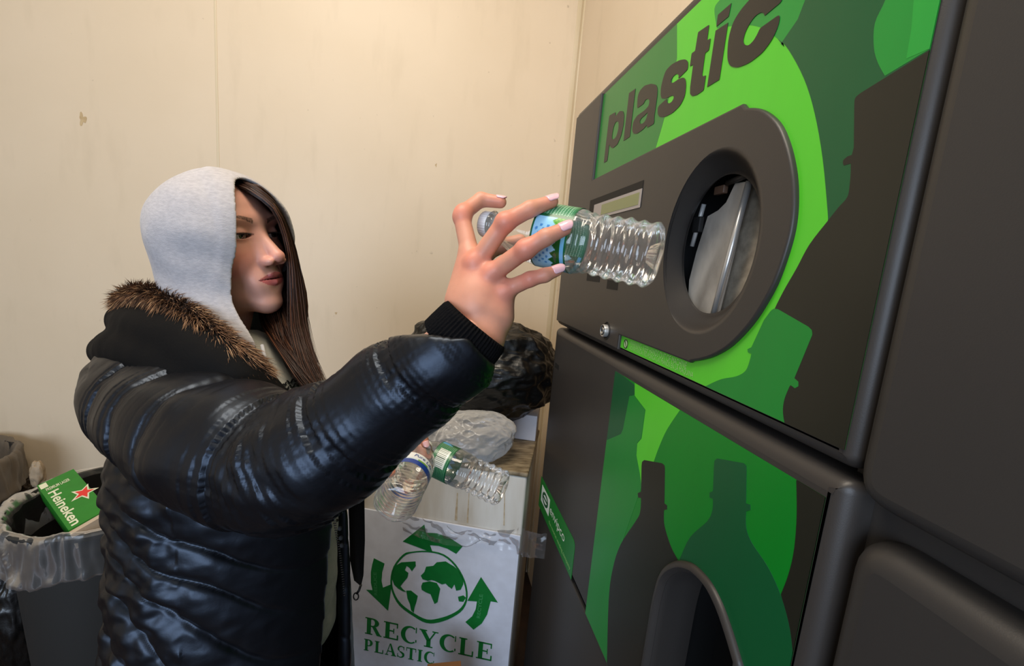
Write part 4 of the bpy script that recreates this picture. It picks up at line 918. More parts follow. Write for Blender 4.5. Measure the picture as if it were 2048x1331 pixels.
# ---- hair
M_hair = mat('brown_hair', (78, 48, 34), rough=.38, spec=.5, attr='col')
def G_(L): return catmull([c3(*p) for p in L], 5)
g1 = [G_(l) for l in (
 [(470, 372, .62), (498, 380, .605), (544, 412, .612), (566, 455, .628), (580, 520, .645), (584, 590, .650), (590, 660, .64), (612, 730, .615), (644, 792, .60)],
 [(478, 366, .63), (505, 378, .61), (540, 405, .62), (568, 450, .64), (590, 520, .66), (602, 590, .665), (607, 650, .66), (622, 720, .64), (655, 790, .62)],
 [(488, 362, .65), (515, 376, .63), (548, 408, .66), (574, 455, .69), (592, 530, .70), (608, 600, .70), (604, 665, .69), (628, 740, .66), (652, 800, .64)],
 [(500, 365, .67), (525, 385, .66), (550, 430, .70), (566, 500, .72), (572, 580, .72), (560, 650, .70), (575, 720, .66), (625, 790, .63)],
 [(500, 520, .80), (515, 590, .77), (522, 640, .70), (540, 672, .645), (570, 712, .62), (598, 750, .605), (636, 796, .60)],
 [(510, 560, .80), (540, 620, .74), (562, 660, .67), (586, 700, .64), (612, 750, .62), (650, 800, .61)])]
g1 = [np.array(g) for g in g1]; mn = min(len(g) for g in g1); g1 = [np.array([g[int(round(i*(len(g)-1)/(mn-1)))] for i in range(mn)]) for g in g1]
HV = []; HF = []; HC_ = []; rh = np.random.default_rng(4); hc = np.array([lin(c)[:3] for c in ((46, 27, 19), (70, 42, 29), (100, 62, 42), (128, 84, 58))])
pairs = [(0, 1), (1, 2), (0, 2), (2, 3), (1, 3), (4, 5), (3, 5), (0, 5), (1, 5), (3, 4)]; pw = np.array([5., 4, 3, 3, 3, 5, 4, 0, 0, 3]); pw /= pw.sum()
for k in range(1500):
    i, j = pairs[rh.choice(len(pairs), p=pw)]; w = rh.uniform(0, 1); P = g1[i]*(1-w)+g1[j]*w; n = len(P); u = np.linspace(0, 1, n)[:, None]
    off = rh.normal(size=3)*.0022; off2 = rh.normal(size=3)*np.array([.006, .002, .006]); P = P+off*(1-u)+off2*u*u; wv = rh.uniform(0, 6.28); P[:, 0] += .0018*np.sin(u[:, 0]*7+wv)*u[:, 0]
    n = int(n*rh.uniform(.88, 1)); P = P[:n]; r = rh.uniform(.00035, .0006); c = hc[min(3, int(abs(rh.normal())*1.3))]
    T = np.gradient(P, axis=0); T /= np.linalg.norm(T, axis=1)[:, None]; s = np.cross(T, [.1, .1, 1]); s /= np.linalg.norm(s, axis=1)[:, None]; s2 = np.cross(T, s); k0 = len(HV)
    tp = np.clip((1-np.linspace(0, 1, n))*4, .15, 1)*r*1.4
    for q in range(n):
        for a in (0, 2.094, 4.189): HV.append(P[q]+tp[q]*(math.cos(a)*s[q]+math.sin(a)*s2[q])); HC_.append(c)
    for q in range(n-1):
        for a in range(3): b = (a+1) % 3; HF.append((k0+q*3+a, k0+q*3+b, k0+(q+1)*3+b, k0+(q+1)*3+a))
hair = obj('hair', toW(np.array(HV)), HF, M_hair, woman)
at = hair.data.color_attributes.new('col', 'FLOAT_COLOR', 'POINT'); cc = np.ones((len(HV), 4), np.float32); cc[:, :3] = np.array(HC_); at.data.foreach_set('color', cc.ravel())
# ------------------------------------------------------------------ bottles
M_pet = film('clear_pet', haze=.05, rough=.07, edge=.4, gl=.8, bump=.05, bscale=40); M_cap = mat('white_cap', (226, 226, 224), rough=.4, spec=.5)
def frame(b, t, view=None):
    y = t-b; L = np.linalg.norm(y); y = y/L; v = np.array([0, 0, 0])-b if view is None else view
    v = toW(np.zeros((1, 3)))[0]-b if view is None else v; z = v-y*(v@y); z /= np.linalg.norm(z); x = np.cross(y, z); return b, x, y, z, L
def prof_ribbed(s):
    """radius at s (0 base .. 1 cap end) of the small ribbed water bottle, metres for length .20"""
    key = [(0, .020), (.008, .026), (.03, .0312), (.05, .0318), (.35, .0308), (.37, .0292), (.395, .0318), (.41, .0326), (.61, .0326), (.66, .0318), (.76, .0275), (.855, .0185), (.90, .0130), (.925, .0128), (.93, .0165), (.937, .0165), (.94, .0128), (.95, .0126), (1, .0126)]
    r = np.interp(s, [k[0] for k in key], [k[1] for k in key])
    if .04 < s < .36: r += -.0026*(.5-.5*math.cos((s-.04)/.32*2*PI*5))**.8
    return r
def prof_ringed(s):
    key = [(0, .018), (.008, .025), (.03, .0310), (.05, .0322), (.42, .0322), (.44, .0315), (.46, .0322), (.62, .0322), (.66, .0315), (.76, .0265), (.85, .0175), (.895, .0130), (.925, .0128), (.93, .0165), (.937, .0165), (.94, .0128), (1, .0126)]
    r = np.interp(s, [k[0] for k in key], [k[1] for k in key])
    if .05 < s < .44: r += -.0012*(.5-.5*math.cos((s-.05)/.39*2*PI*9))
    return r
def bottle(p0, p1, prof, label, lab_rng, lab_fn, roll=0, text=None, group=None):
    b, x, y, z, L = frame(p0, p1); k = L/.20; t = thing('plastic_bottle', label, 'bottle', b, group); n = 72; ns = 130
    V = []; Fq = []
    for i in range(ns+1):
        s = i/ns*.955; r = prof(s)*(.5+.5*min(k, 1.0)) if False else prof(s)
        for j in range(n):
            a = 2*PI*j/n; rr = r*(1+(.05*math.cos(a*5)*(1-s/.045) if s < .045 else 0)); dent = .0007*perlin(np.array([[math.cos(a)*1.5, math.sin(a)*1.5, s*16]]))[0]
            V.append(b+y*s*L+(rr+dent)*(math.cos(a)*x+math.sin(a)*z))
    for i in range(ns):
        for j in range(n): Fq.append((i*n+j, (i+1)*n+j, (i+1)*n+(j+1) % n, i*n+(j+1) % n))
    c0 = len(V)
    for rr_, ds_ in ((.014, .0), (.008, .05), (.0, .06)):
        for j in range(n): a = 2*PI*j/n; V.append(b+y*(ds_*L)+rr_*(1+.1*math.cos(a*5))*(math.cos(a)*x+math.sin(a)*z))
    for j in range(n): Fq.append((j, (j+1) % n, c0+(j+1) % n, c0+j))
    for i in range(2):
        for j in range(n): Fq.append((c0+i*n+j, c0+i*n+(j+1) % n, c0+(i+1)*n+(j+1) % n, c0+(i+1)*n+j))
    obj('bottle_body', V, Fq, M_pet, t)
    # cap with its knurled skirt
    V = []; Fq = []; nn = 120; rows = [(.945, .0137), (.95, .0142), (.988, .0142), (.996, .0136), (1.0, .0122), (1.0, .0001)]
    for s, r in rows:
        for j in range(nn): a = 2*PI*j/nn; q_ = r+(.00035*math.cos(a*30) if .946 < s < .99 else 0); V.append(b+y*s*L+q_*(math.cos(a)*x+math.sin(a)*z))
    for i in range(len(rows)-1):
        for j in range(nn): Fq.append((i*nn+j, (i+1)*nn+j, (i+1)*nn+(j+1) % nn, i*nn+(j+1) % nn))
    obj('bottle_cap', V, Fq, M_cap, t)
    # printed sleeve label
    s0, s1 = lab_rng; na, nl = 240, 70; V = []; Fq = []; C = []
    for i in range(nl+1):
        s = s0+(s1-s0)*i/nl
        for j in range(na): a = 2*PI*j/na; V.append(b+y*s*L+(max(prof(s0+.01), prof(s1-.01), .0322)+.0005)*(math.cos(a)*x+math.sin(a)*z)); C.append(lab_fn(((j/na-.25+roll+.5) % 1)-.5, i/nl))
    for i in range(nl):
        for j in range(na): Fq.append((i*na+j, (i+1)*na+j, (i+1)*na+(j+1) % na, i*na+(j+1) % na))
    o = obj('bottle_label', V, Fq, M_label, t); at = o.data.color_attributes.new('col', 'FLOAT_COLOR', 'POINT'); cc = np.ones((len(V), 4), np.float32); cc[:, :3] = [lin(c)[:3] for c in C]; at.data.foreach_set('color', cc.ravel())
    if text:
        s, a0, a1, sv, hgt, m = text; TV, TF = text_shape(s, (1, 1), .2, .01); V = []
        for v in TV: a = PI/2-2*PI*roll+2*PI*(a0+(a1-a0)*v[0]); V.append(b+y*(sv+hgt*v[1])*L+.0330*(math.cos(a)*x+math.sin(a)*z))
        obj('label_text', V, TF, m, o, smooth=False)
    return t
M_label = mat('printed_label', (30, 110, 60), rough=.3, attr='col', spec=.5)
def lab_green(u, v):
    u = -u   # u round the bottle (0 = facing us), v along it (0 towards the base)
    if v < .05 or v > .95: return (14, 92, 54)
    if u > .095 or u < -.42:                         # small print on a dark green ground
        if u < .11 and u > 0: return (14, 92, 54)
        return (150, 190, 160) if (int(v*26) % 2 == 0 and math.sin(u*900+v*70) > -.3 and .1 < v < .9) else (40, 120, 78)
    edge = .30+.12*abs(((u*26) % 1)-.5)*2+.05*math.sin(u*40)+1.0*max(0, u-.0)
    if v < .05+.10: return (110, 180, 220) if u < .02 else (24, 110, 40)
    if v < edge: return (18, 84, 30) if u < .03 else ((96, 170, 44) if math.sin(u*300)*math.sin(v*60) > 0 else (60, 140, 36))
    return (70, 140, 200) if (math.sin(u*170)*math.sin(v*34+u*30) > .35 and -.15 < u < .05 and .45 < v < .9) else (150, 205, 235)
def lab_green2(u, v):
    if v < .05 or v > .95: return (14, 84, 50)
    if -.05 < u < .12 and .2 < v < .8: return (226, 232, 224) if (u*70) % 1 > .35 or v < .3 else (60, 80, 60)
    if u < -.12: return (90, 160, 205) if v > .35+.25*abs(((u*20) % 1)-.5)*2 else (20, 84, 40)
    return (120, 170, 140) if (int(v*24) % 2 == 0 and math.sin(u*700+v*50) > 0) else (18, 100, 56)
def lab_blue(u, v):
    if v > .5+.9*max(0, -u)+.0*u: return (232, 236, 240)
    if v > .38+.9*max(0, -u)-.0: return (120, 170, 60) if -.08 < u < .02 else (210, 225, 235)
    return (24, 64, 150)
b1 = toW(c3(1318, 514, .398)[None])[0]; t1_ = toW(c3(966, 447, .480)[None])[0]
bottle(b1, t1_, prof_ribbed, 'clear ribbed water bottle with green forest label held up at the opening', (.415, .615), lab_green, .0)
b2_ = toW(c3(1008, 978, .74)[None])[0]; d_ = toW(c3(850, 905, .79)[None])[0]-b2_; d_ /= np.linalg.norm(d_)
bottle(b2_, b2_+d_*.20, prof_ribbed, 'empty clear bottle with green label and barcode held low pointing right', (.50, .68), lab_green2, .05)
b3_ = toW(c3(788, 1010, .60)[None])[0]; d_ = toW(c3(846, 900, .75)[None])[0]-b3_; d_ /= np.linalg.norm(d_)
bottle(b3_, b3_+d_*.17, prof_ringed, 'clear water bottle with white cap and blue and white label held low', (.36, .53), lab_blue, .02, text=('Pure Life', .06, -.12, .47, .04, mat('blue_label_ink', (30, 70, 150), rough=.4)))
# ------------------------------------------------------------------ recycling bin
A_ = np.array([.284485, 1.0525]); dB = np.array([.45095, -.15968]); dB /= np.linalg.norm(dB); nB = np.array([-dB[1], dB[0]])
def binP(s, t, z): p = A_+dB*s+nB*t; return np.array([p[0], p[1], z])     # s along the front (0 at its right end), t towards the back
WB, DB, HB = .52, .33, .904
def bin_box(s0, s1, t0, t1, z0, z1, r=.004):
    V, Fq = bevel_box((s0, t0, z0), (s1, t1, z1), r); return [binP(*v) for v in V], Fq
binT = thing('recycling_bin', 'dirty white recycling bin printed with a green globe and RECYCLE PLASTIC', 'recycling bin', binP(-WB/2, DB/2, 0))
M_bin = mat('stained_white_plastic', (196, 192, 184), rough=.45, mottle=.55, mscale=7, col2=(150, 132, 104), stretch=(2.2, 2.2, .5), bump=.08, bscale=120)
nt = M_bin.node_tree
M_bintop = mat('grimy_lid', (150, 134, 106), rough=.6, mottle=.9, mscale=26, col2=(84, 68, 46), stretch=(1, 3, 1), bump=.2, bscale=120)
V, Fq = bin_box(-WB, 0, 0, DB, .0, HB-.014, .006); obj('bin_body', V, Fq, M_bin, binT, sharp=40)
V, Fq = bin_box(-WB-.003, .003, -.003, DB+.003, HB-.014, HB, .005); obj('lid', V, Fq, M_bintop, binT, sharp=40)
V, Fq = bin_box(-WB+.002, -.002, -.007, -.001, .05, .7195, .0015); sign_ = obj('sign_panel', V, Fq, mat('white_sign_sheet', (196, 200, 212), rough=.35, mottle=.25, mscale=30, col2=(160, 160, 168)), binT, sharp=40)
# rust runs on the upper front
M_run = mat('rust_run', (186, 172, 146), rough=.6, mottle=.8, mscale=50, col2=(150, 120, 80))
def binpx(px, py, t=0):
    r = ray(px, py); k = ((A_+nB*t)@nB)/(r[:2]@nB); P = r*k; s = (P[:2]-A_)@dB; return (s, P[2]+H)
for (x0, y0, x1, y1, w) in ((915, 985, 912, 1040, .004), (938, 985, 935, 1045, .0025), (822, 1010, 820, 1030, .003), (1010, 960, 1008, 1050, .002)):
    a = binpx(x0, y0); b = binpx(x1, y1); P = [binP(a[0]-w*.4, -.0006, a[1]), binP(a[0]+w*.4, -.0006, a[1]), binP(b[0]+w, -.0006, max(b[1], .722)), binP(b[0]-w, -.0006, max(b[1], .722))]
    P += [p+np.append(nB*.0008, 0) for p in P]; obj('rust_run', P, [(0, 1, 2, 3), (7, 6, 5, 4), (0, 4, 5, 1), (1, 5, 6, 2), (2, 6, 7, 3), (3, 7, 4, 0)], M_run, binT, smooth=False)
M_prt = mat('green_sign_print', (8, 112, 44), rough=.4, mottle=.2, mscale=60); M_prt2 = mat('faded_sign_print', (60, 140, 84), rough=.45)
def zb_(P): return [(700+x*.354, 860+y*.354) for x, y in P]
def flat(P, t, m, parent, name, holes=(), mb=None):
    P = ccw(P); loops = [P]+[ccw(h)[::-1] for h in holes]; allp = [p for L_ in loops for p in L_]; n = len(allp)
    V = [binP(p[0], t, p[1]) for p in allp]+[binP(p[0], t+.0005, p[1]) for p in allp]; Fq = [tuple(f) for f in cap_tris(loops)]
    o = 0
    for L_ in loops:
        k_ = len(L_); Fq += [(o+i, o+(i+1) % k_, n+o+(i+1) % k_, n+o+i) for i in range(k_)]; o += k_
    return obj(name, V, Fq, m, parent, smooth=False) if mb is None else mb.add(V, Fq)
bp = lambda P: [binpx(x, y, -.0075) for x, y in zb_(P)]
flat(bp([(298, 627), (420, 532), (430, 578), (490, 581), (560, 605), (637, 655), (600, 697), (550, 668), (500, 652), (452, 648), (468, 692)]), -.0078, M_prt, sign_, 'arrow_print')
flat(bp([(135, 722), (195, 752), (182, 800), (178, 850), (186, 888), (236, 868), (215, 1018), (92, 900), (127, 902), (118, 860), (118, 800), (125, 760)]), -.0078, M_prt, sign_, 'arrow_print')
flat(bp([(740, 828), (835, 972), (795, 965), (775, 1040), (745, 1090), (698, 1125), (652, 1082), (690, 1050), (710, 1010), (717, 966), (663, 962)]), -.0078, M_prt, sign_, 'arrow_print')
go = catmull([(300, 700), (350, 685), (440, 680), (530, 700), (600, 760), (650, 850), (665, 940), (640, 1010), (580, 1055), (500, 1085), (430, 1087), (360, 1050), (280, 990), (240, 920), (228, 850), (245, 770)], 3, True)
gi = catmull([(303, 712), (352, 692), (440, 688), (525, 708), (592, 766), (640, 853), (655, 940), (628, 1000), (572, 1038), (500, 1062), (435, 1068), (365, 1035), (290, 980), (250, 916), (238, 850), (254, 776)], 3, True)
flat(bp(go), -.0078, M_prt, sign_, 'globe_print', holes=[bp(gi)])
for P in ([(290, 745), (370, 740), (372, 765), (350, 795), (335, 775), (320, 765), (310, 790), (330, 805), (325, 830), (300, 860), (285, 880), (300, 898), (318, 912), (298, 908), (272, 893), (250, 872), (236, 835), (243, 790), (262, 762)],
          [(318, 905), (345, 905), (383, 935), (375, 970), (365, 1000), (360, 1030), (345, 1015), (338, 980), (325, 950)],
          [(430, 770), (470, 765), (490, 745), (540, 740), (590, 770), (620, 800), (640, 840), (640, 870), (625, 900), (600, 905), (590, 870), (575, 895), (555, 880), (540, 865), (520, 870), (500, 860), (480, 850), (460, 845), (440, 850), (410, 840), (400, 820), (420, 800)],
          [(410, 860), (450, 852), (490, 862), (510, 895), (503, 930), (495, 970), (478, 980), (465, 950), (455, 925), (430, 915), (405, 900), (402, 880)],
          [(610, 940), (640, 932), (655, 945), (640, 968), (615, 965)]):
    flat(bp(P), -.0078, M_prt, sign_, 'continent_print')
# slab-serif capitals, unit height
T_, t_, s_ = .21, .075, .06
def rect(x0, y0, x1, y1): return [(x0, y0), (x1, y0), (x1, y1), (x0, y1)]
def arc(cx, cy, rx, ry, a0, a1, n=14): return [(cx+rx*math.cos(math.radians(a0+(a1-a0)*i/n)), cy+ry*math.sin(math.radians(a0+(a1-a0)*i/n))) for i in range(n+1)]
def stem(x): return [rect(x, 0, x+T_, 1), rect(x-.09, 0, x+T_+.09, s_), rect(x-.09, 1-s_, x+T_+.09, 1)]
GL = {
 'R': (.86, stem(.09)+[arc(.38, .74, .33, .26, -90, 90)+arc(.38, .74, .12, .19, 90, -90), rect(.25, .93, .39, 1), rect(.25, .48, .39, .55), [(.36, .49), (.56, .49), (.80, .06), (.86, .06), (.86, 0), (.62, 0)]]),
 'E': (.78, stem(.09)+[rect(.29, 1-t_, .72, 1), rect(.66, .72, .72, 1), rect(.29, 0, .74, t_), rect(.68, 0, .75, .30), rect(.29, .47, .52, .54), rect(.49, .36, .54, .65)]),
 'C': (.84, [arc(.45, .5, .45, .52, 52, 308, 26)+arc(.50, .5, .28, .44, 305, 55, 26), rect(.74, .68, .79, 1.0), rect(.74, .12, .80, .26)]),
 'Y': (.90, [rect(.35, 0, .56, .45), rect(.24, 0, .67, s_), [(.04, .95), (.27, .95), (.52, .48), (.56, .42), (.35, .38)], [(.46, .44), (.54, .44), (.80, .95), (.72, .95)], rect(-.02, .94, .36, 1), rect(.62, .94, .92, 1)]),
 'L': (.76, stem(.09)+[rect(.29, 0, .70, t_), rect(.65, 0, .72, .32)]),
 'P': (.78, stem(.09)+[arc(.38, .71, .33, .29, -90, 90)+arc(.38, .71, .12, .22, 90, -90), rect(.25, .93, .39, 1), rect(.25, .42, .39, .49)]),
 'A': (.88, [[(.38, 1.02), (.48, 1.02), (.86, .04), (.62, .04)], [(.38, 1.02), (.42, .94), (.16, .04), (.09, .04)], rect(.0, 0, .28, s_), rect(.52, 0, .92, s_), rect(.22, .32, .66, .39)]),
 'S': (.64, [arc(.32, .73, .28, .28, 30, 200, 14)+[(.10, .60), (.52, .40)]+arc(.36, .27, .04, .2, 30, 0, 3)+[(.46, .30), (.22, .52)]+arc(.36, .74, .20, .19, 200, 40, 12), arc(.31, .27, .30, .28, 210, 390, 16)+[(.56, .42), (.30, .55), (.20, .50), (.38, .36)]+arc(.26, .25, .18, .19, 20, -145, 10), rect(.52, .70, .57, .98), rect(.03, .02, .08, .32)]),
 'T': (.80, [rect(.29, 0, .50, 1), rect(.18, 0, .61, s_), rect(.0, 1-t_, .79, 1), rect(.0, .70, .05, 1), rect(.74, .70, .79, 1)]),
 'I': (.44, stem(.10))}
def serif(word, p0, p1, h, name, gap=.10):
    tot = sum(GL[c][0] for c in word)+gap*(len(word)-1); sc_ = (p1[0]-p0[0])/tot; x = 0
    for c in word:
        mb = MB()
        for P in GL[c][1]: flat([(p0[0]+(x+u)*sc_, p0[1]+(p1[1]-p0[1])*((x+u)/tot)+v*h) for u, v in P], -.0078, M_prt, None, name, mb=mb)
        mb.build(name, M_prt, sign_, smooth=False); x += GL[c][0]+gap
z = zb_([(84, 1146), (802, 1304), (90, 1054)]); a, b, c = [binpx(p[0], p[1], -.0075) for p in z]; serif('RECYCLE', a, b, c[1]-a[1], 'sign_letter')
z = zb_([(78, 1240), (476, 1322), (82, 1176)]); a, b, c = [binpx(p[0], p[1], -.0075) for p in z]; serif('PLASTIC', a, b, c[1]-a[1], 'sign_letter')
def aff_text(s, p0, p1, p2, name='arrow_text'):
    a, b, c = [np.array(binpx(p[0], p[1], -.0075)) for p in zb_([p0, p1, p2])]; TV, TF = text_shape(s, (1, 1), 0, .015)
    obj(name, [binP(*(a+(b-a)*v[0]+(c-a)*v[1])[[0]], -.0082, (a+(b-a)*v[0]+(c-a)*v[1])[1]) for v in TV], TF, M_prt2, sign_, smooth=False)
aff_text('REUSE', (408, 612), (520, 637), (410, 590)); aff_text('REDUCE', (155, 930), (150, 800), (138, 930)); aff_text('RECYCLE', (735, 1060), (752, 925), (715, 1058))
# ---- crumpled bags
def blob(name, c, r, m, seed, amp, sc_, label, cat, parent=None, n=150, flatz=None, sub=None, squash=1):
    V = []; Fq = []; m2_ = int(n*1.4)
    u = np.linspace(0, PI, n+1); v = np.linspace(0, 2*PI, m2_, endpoint=False); U, Vv = np.meshgrid(u, v, indexing='ij'); Dn = np.stack([np.sin(U)*np.cos(Vv), np.sin(U)*np.sin(Vv), np.cos(U)], -1).reshape(-1, 3)
    n1 = perlin(Dn*sc_+seed); rid = 1-2*np.abs(perlin(Dn*sc_*1.7+seed*2)); rid2 = 1-2*np.abs(perlin(Dn*sc_*4+seed*3)); big = perlin(Dn*1.3+seed)
    rr = 1+amp*(1.5*big+.7*n1+.5*rid+.10*rid2); P = Dn*rr[:, None]*np.array(r)+np.array(c)
    if flatz is not None: P[:, 2] = np.where(P[:, 2] < flatz+.006, flatz+.001+.005*np.clip((P[:, 2]-flatz+.06)/.066, 0, 1), P[:, 2])
    i = np.arange(n)[:, None]*m2_; j = np.arange(m2_)[None]; k = (np.arange(m2_)[None]+1) % m2_; Fq = np.stack([i+j, i+m2_+j, i+m2_+k, i+k], -1).reshape(-1, 4)
    o = obj(name, P, Fq, m, parent)
    if label: tag(o, label, cat)
    return o
M_blkbag = mat('black_bin_bag', (12, 12, 12), rough=.32, spec=.6, bump=.5, bscale=28, bdist=.006)
cb = binP(-.11, .16, HB+.012)
V, Fq = bin_box(-.085, -.002, .22, .322, HB+.0005, HB+.085, .002); tag(obj('carton', V, Fq, mat('white_carton', (200, 196, 200), rough=.6)), 'small white carton on the bin under the black bag', 'box')
p = PY(975, 735, 1.27); blob('trash_bag', (p[0]-.02, 1.31, 1.135), (.255, .14, .155), M_blkbag, 3.1, .10, 2.6, 'crumpled black plastic bag piled up behind the raised sleeve', 'plastic bag', n=220)
M_whtbag = film('milky_bag', tint=(225, 225, 228), haze=.52, rough=.3, edge=.5, gl=.8, bump=.35, bscale=14)
p = PY(950, 856, 1.16); blob('plastic_bag', (p[0]-.01, 1.155, HB+.062), (.125, .085, .072), M_whtbag, 7.7, .085, 2.4, 'milky translucent plastic bag lying on top of the recycling bin', 'plastic bag', n=150, flatz=HB)
# clear liner edge wrapped round the bin just above the sign
M_clr = film('clear_liner', haze=.035, rough=.26, edge=.45, gl=.55, bump=.2, bscale=14)
rows = 14; cols = 150; V = []
for i in range(cols+1):
    u = i/cols; s = -.34+u*.41
    for j in range(rows+1):
        v = j/rows; w_ = .050+.012*math.sin(u*9)+(.02 if u > .8 else 0); zc_ = .705-.012*math.sin(u*5)+.03*max(0, u-.8)*5*0; q1 = perlin(np.array([[u*9, v*1.6, 1.3], [u*17, v*2.4, 5.3]])); V.append(binP(s, -.016-.014*abs(q1[0])-.004*q1[1]-(.01 if u > .85 else 0), zc_+w_*(.5-v)+.008*q1[0]))
Fq = [(i*(rows+1)+j, (i+1)*(rows+1)+j, (i+1)*(rows+1)+j+1, i*(rows+1)+j+1) for i in range(cols) for j in range(rows)]
obj('liner_edge', V, Fq, M_clr, binT)
# ------------------------------------------------------------------ trash cans on the left
M_can = mat('dark_grey_can', (38, 38, 37), rough=.6, bump=.1, bscale=300); M_inner = mat('dark_bag_inside', (16, 14, 13), rough=.5, bump=.4, bscale=30)
def can(cx, cy, r0, r1, h, label, liner, mt=M_can):
    t = thing('trash_can', label, 'trash can', (cx, cy, 0)); n = 72
    pr = [(0, .0), (r0, .0), (r0+.002, .01), (r1-.006, h-.06), (r1, h-.058), (r1+.002, h-.02), (r1+.010, h-.016), (r1+.012, h-.004), (r1+.008, h), (r1-.002, h), (r1-.008, h-.02), (r0-.008, .015), (0, .014)]
    V = [(cx+r*math.cos(2*PI*k/n), cy+r*math.sin(2*PI*k/n), z) for r, z in pr for k in range(n)]; Fq = [(i*n+k, i*n+(k+1) % n, (i+1)*n+(k+1) % n, (i+1)*n+k) for i in range(len(pr)-1) for k in range(n)]
    obj('can_body', V, Fq, mt, t, sharp=35)
    # liner: up inside, over the rim and down outside
    n = 220; L_ = [(r1-.03, h-.10), (r1-.016, h-.05), (r1-.008, h-.01), (r1+.004, h+.008), (r1+.015, h+.002), (r1+.018, h-.02), (r1+.018, h-.05), (r1+.018, h-.085), (r1+.022, h-.112), (r1+.018, h-.120)]; L_ = catmull([np.array(p) for p in L_], 4)
    V = []
    for i, (r, z) in enumerate(L_):
        f = min(1, i/len(L_)*2.2)
        for k in range(n):
            a = 2*PI*k/n; q1 = perlin(np.array([[math.cos(a)*9, math.sin(a)*9, z*9+liner]])); q2 = perlin(np.array([[math.cos(a)*24, math.sin(a)*24, z*14]])); V.append((cx+(r+f*(.010*q1[0]+.005*q2[0]))*math.cos(a), cy+(r+f*(.010*q1[0]+.005*q2[0]))*math.sin(a), z+f*(.012*perlin(np.array([[math.cos(a)*3, math.sin(a)*3, liner]]))[0])-.02*max(0, f-.7)*math.sin(3*a+1)))
    Fq = [(i*n+k, i*n+(k+1) % n, (i+1)*n+(k+1) % n, (i+1)*n+k) for i in range(len(L_)-1) for k in range(n)]
    return t, V, Fq
t, V, Fq = can(-.89, 1.345, .165, .205, .70, 'round dark grey trash can with clear liner folded over its rim', 1.0); obj('clear_liner', V, Fq, M_clr, t)
V = []; n_ = 72; pr = [(.187, .69), (.182, .60), (.165, .42), (.16, .36), (.0, .35)]; V = [(-.89+(r+.003*math.sin(k*1.7))*math.cos(2*PI*k/n_), 1.345+(r+.003*math.sin(k*1.7))*math.sin(2*PI*k/n_), z) for r, z in pr for k in range(n_)]; obj('inner_bag', V, [(i*n_+k, i*n_+(k+1) % n_, (i+1)*n_+(k+1) % n_, (i+1)*n_+k) for i in range(4) for k in range(n_)], M_inner, t)
blob('dark_bag_filling', (-.89, 1.345, .44), (.13, .13, .13), M_inner, 2.2, .06, 2.5, None, None, t, n=80)
t2, V, Fq = can(-1.545, 1.56, .17, .20, .69, 'dark trash can at the left edge with grey bag over its rim', 4.0, mat('black_can', (20, 19, 19), rough=.6)); obj('bag_liner', V, Fq, mat('smoky_bag', (92, 82, 70), rough=.4, spec=.5, bump=.4, bscale=30), t2)
M_smoke = film('smoky_film', tint=(150, 140, 125), haze=.4, rough=.25, edge=.5, gl=.8, bump=.6, bscale=25)
p = PZ(50, 1010, .64); q0 = W(28, 985, 1.62); blob('plastic_bag', (q0[0], q0[1], q0[2]), (.095, .085, .10), mat('grey_film_bag', (74, 64, 55), rough=.35, spec=.5, bump=.6, bscale=26, bdist=.006), 5.5, .24, 2.8, 'crumpled smoky grey bag squeezed between the two trash cans', 'plastic bag', n=130)
blob('trash_bag', (-1.225, 1.50, .24), (.095, .12, .24), M_blkbag, 8.2, .08, 3, 'black bag standing on the floor between the trash cans', 'plastic bag', n=110, flatz=0)
p = PZ(75, 950, .70); blob('liner_peak', (p[0], p[1], .705), (.018, .016, .04), mat('tan_film', (150, 132, 108), rough=.6), 1.5, .15, 2, None, None, t, n=40)
# beer carton resting in the can
Cq = [PZ(74, 975, .735), PZ(147, 937, .745), PZ(219, 1022, .735), PZ(137, 1060, .715)]
o_ = Cq[3]; e1 = (Cq[0]-Cq[3]+Cq[1]-Cq[2])/2; e2 = (Cq[2]-Cq[3]+Cq[1]-Cq[0])/2; nn = np.cross(e1, e2); nn /= np.linalg.norm(nn); nn = nn if nn[2] > 0 else -nn
print('carton size', np.linalg.norm(e1), np.linalg.norm(e2))
M_crt = mat('green_carton', (30, 128, 30), rough=.4, mottle=.2, mscale=30); M_crw = mat('carton_inside', (190, 172, 150), rough=.7); M_crl = mat('cream_print', (224, 226, 196), rough=.5); M_red = mat('red_print', (222, 50, 44), rough=.45)
ct = thing('beer_carton', 'green beer carton with a red star lying in the lined trash can', 'carton', o_)
mb = MB(); th = .055; P = [o_, o_+e1, o_+e1+e2, o_+e2]; V = P+[p_-nn*th for p_ in P]; mb.add(V, [(0, 1, 2, 3), (0, 1, 5, 4), (1, 2, 6, 5)], 0); mb.add(V, [(2, 3, 7, 6), (3, 0, 4, 7), (4, 5, 6, 7)][::1], 0)
ob = mb.build('carton_box', M_crt, ct, smooth=False)
P2 = [o_+e2*1.002-nn*.002, o_+e2*1.03+e1*.02-nn*.004, o_+e2*1.04+e1*.95-nn*.02, o_+e2*1.002+e1-nn*.002, o_+e2*1.03+e1*.9-nn*.052, o_+e2*1.03-nn*.05]
def cu(u, v, k=.0006): return o_+e1*u+e2*v+nn*k          # u: D->A, v: D->C
V = [o_-e1*.003+e2*a_-nn*b_ for a_, b_ in ((.0, .004), (1.03, .002), (1.03, .05), (0, .05))]; V += [v_-e1*.05 for v_ in V]; obj('torn_flap', V, [(4, 5, 6, 7), (0, 1, 5, 4), (1, 2, 6, 5), (2, 3, 7, 6), (3, 0, 4, 7), (0, 3, 2, 1)], M_crw, ct, smooth=False)
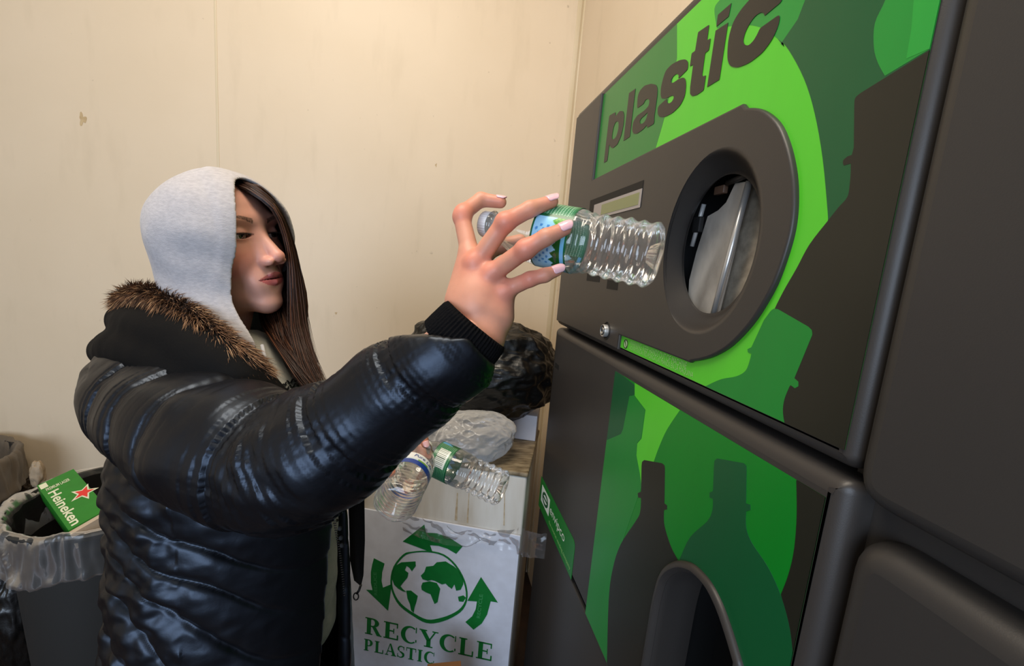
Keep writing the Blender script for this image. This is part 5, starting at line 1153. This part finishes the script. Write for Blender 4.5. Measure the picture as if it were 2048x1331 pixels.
def ctext(s, A0, A1, A2, m, name, off=0.02):
    TV, TF = text_shape(s, (1, 1), 0, off); A0, A1, A2 = map(np.array, (A0, A1, A2)); obj(name, [cu(*(A0+(A1-A0)*v[0]+(A2-A0)*v[1])) for v in TV], TF, m, ct, smooth=False)
ctext('Heineken', (.76, .10), (.03, .10), (.76, .38), M_crl, 'brand_print')
ctext('PREMIUM LAGER', (.80, .12), (.80, .74), (.86, .12), M_crl, 'small_print', .01)
def cpoly(P, m, name, k=.0006):
    P = ccw(P); n = len(P); V = [cu(*p_, k) for p_ in P]; obj(name, V, [t_ for t_ in cap_tris([P])], m, ct, smooth=False)
def star(cx_, cy_, r, asp): return [(cx_+(r if k % 2 == 0 else r*.42)*math.cos(PI*k/5+PI)*1.0, cy_+(r if k % 2 == 0 else r*.42)*math.sin(PI*k/5+PI)*asp) for k in range(10)]
asp = np.linalg.norm(e1)/np.linalg.norm(e2)
cpoly(star(.46, .80, .150, asp*.75), M_crl, 'star_outline'); cpoly(star(.46, .80, .105, asp*.75), M_red, 'star', .0012)
cpoly([(.98, .03), (.98, .22), (.88, .22), (.88, .03)], M_crl, 'price_sticker')
# cardboard box at the foot of the bin
p = PY(897, 1322, .95); hz = p[2]; yb_ = .86; xl = PY(858, 1331, .86)[0]
V, Fq = bevel_box((xl, yb_-.0, 0), (xl+.085, yb_+.09, hz), .002); tag(obj('cardboard_box', V, Fq, mat('brown_cardboard', (150, 100, 56), rough=.8)), 'brown cardboard box peeking up in front of the recycling bin', 'box')
# ------------------------------------------------------------------ light
def area(name, loc, target, size, power, col, spread=PI):
    l = bpy.data.lights.new(name, 'AREA'); l.shape = 'RECTANGLE'; l.size, l.size_y = size; l.energy = power; l.color = col; l.spread = spread
    o = bpy.data.objects.new(name, l); COL.objects.link(o); o.location = loc
    d = Vector(target)-Vector(loc); o.rotation_euler = d.to_track_quat('-Z', 'Y').to_euler(); return o
area('doorway_daylight', (-1.5, -2.6, 1.65), (-.1, .8, 1.3), (2.0, 1.9) , 92, (.66, .8, 1.0))
area('ceiling_lamp', (-.45, .25, 3.1), (-.1, 1.2, 0), (1.2, .6), 36, (1.0, .88, .72))
w = bpy.data.worlds.new('world'); SC.world = w; w.use_nodes = True; w.node_tree.nodes['Background'].inputs[0].default_value = (.75, .82, 1, 1); w.node_tree.nodes['Background'].inputs[1].default_value = .26
SC.view_settings.exposure = 0
SC.cycles.max_bounces = 10; SC.cycles.transparent_max_bounces = 24; SC.cycles.sample_clamp_indirect = 6; SC.cycles.use_denoising = True
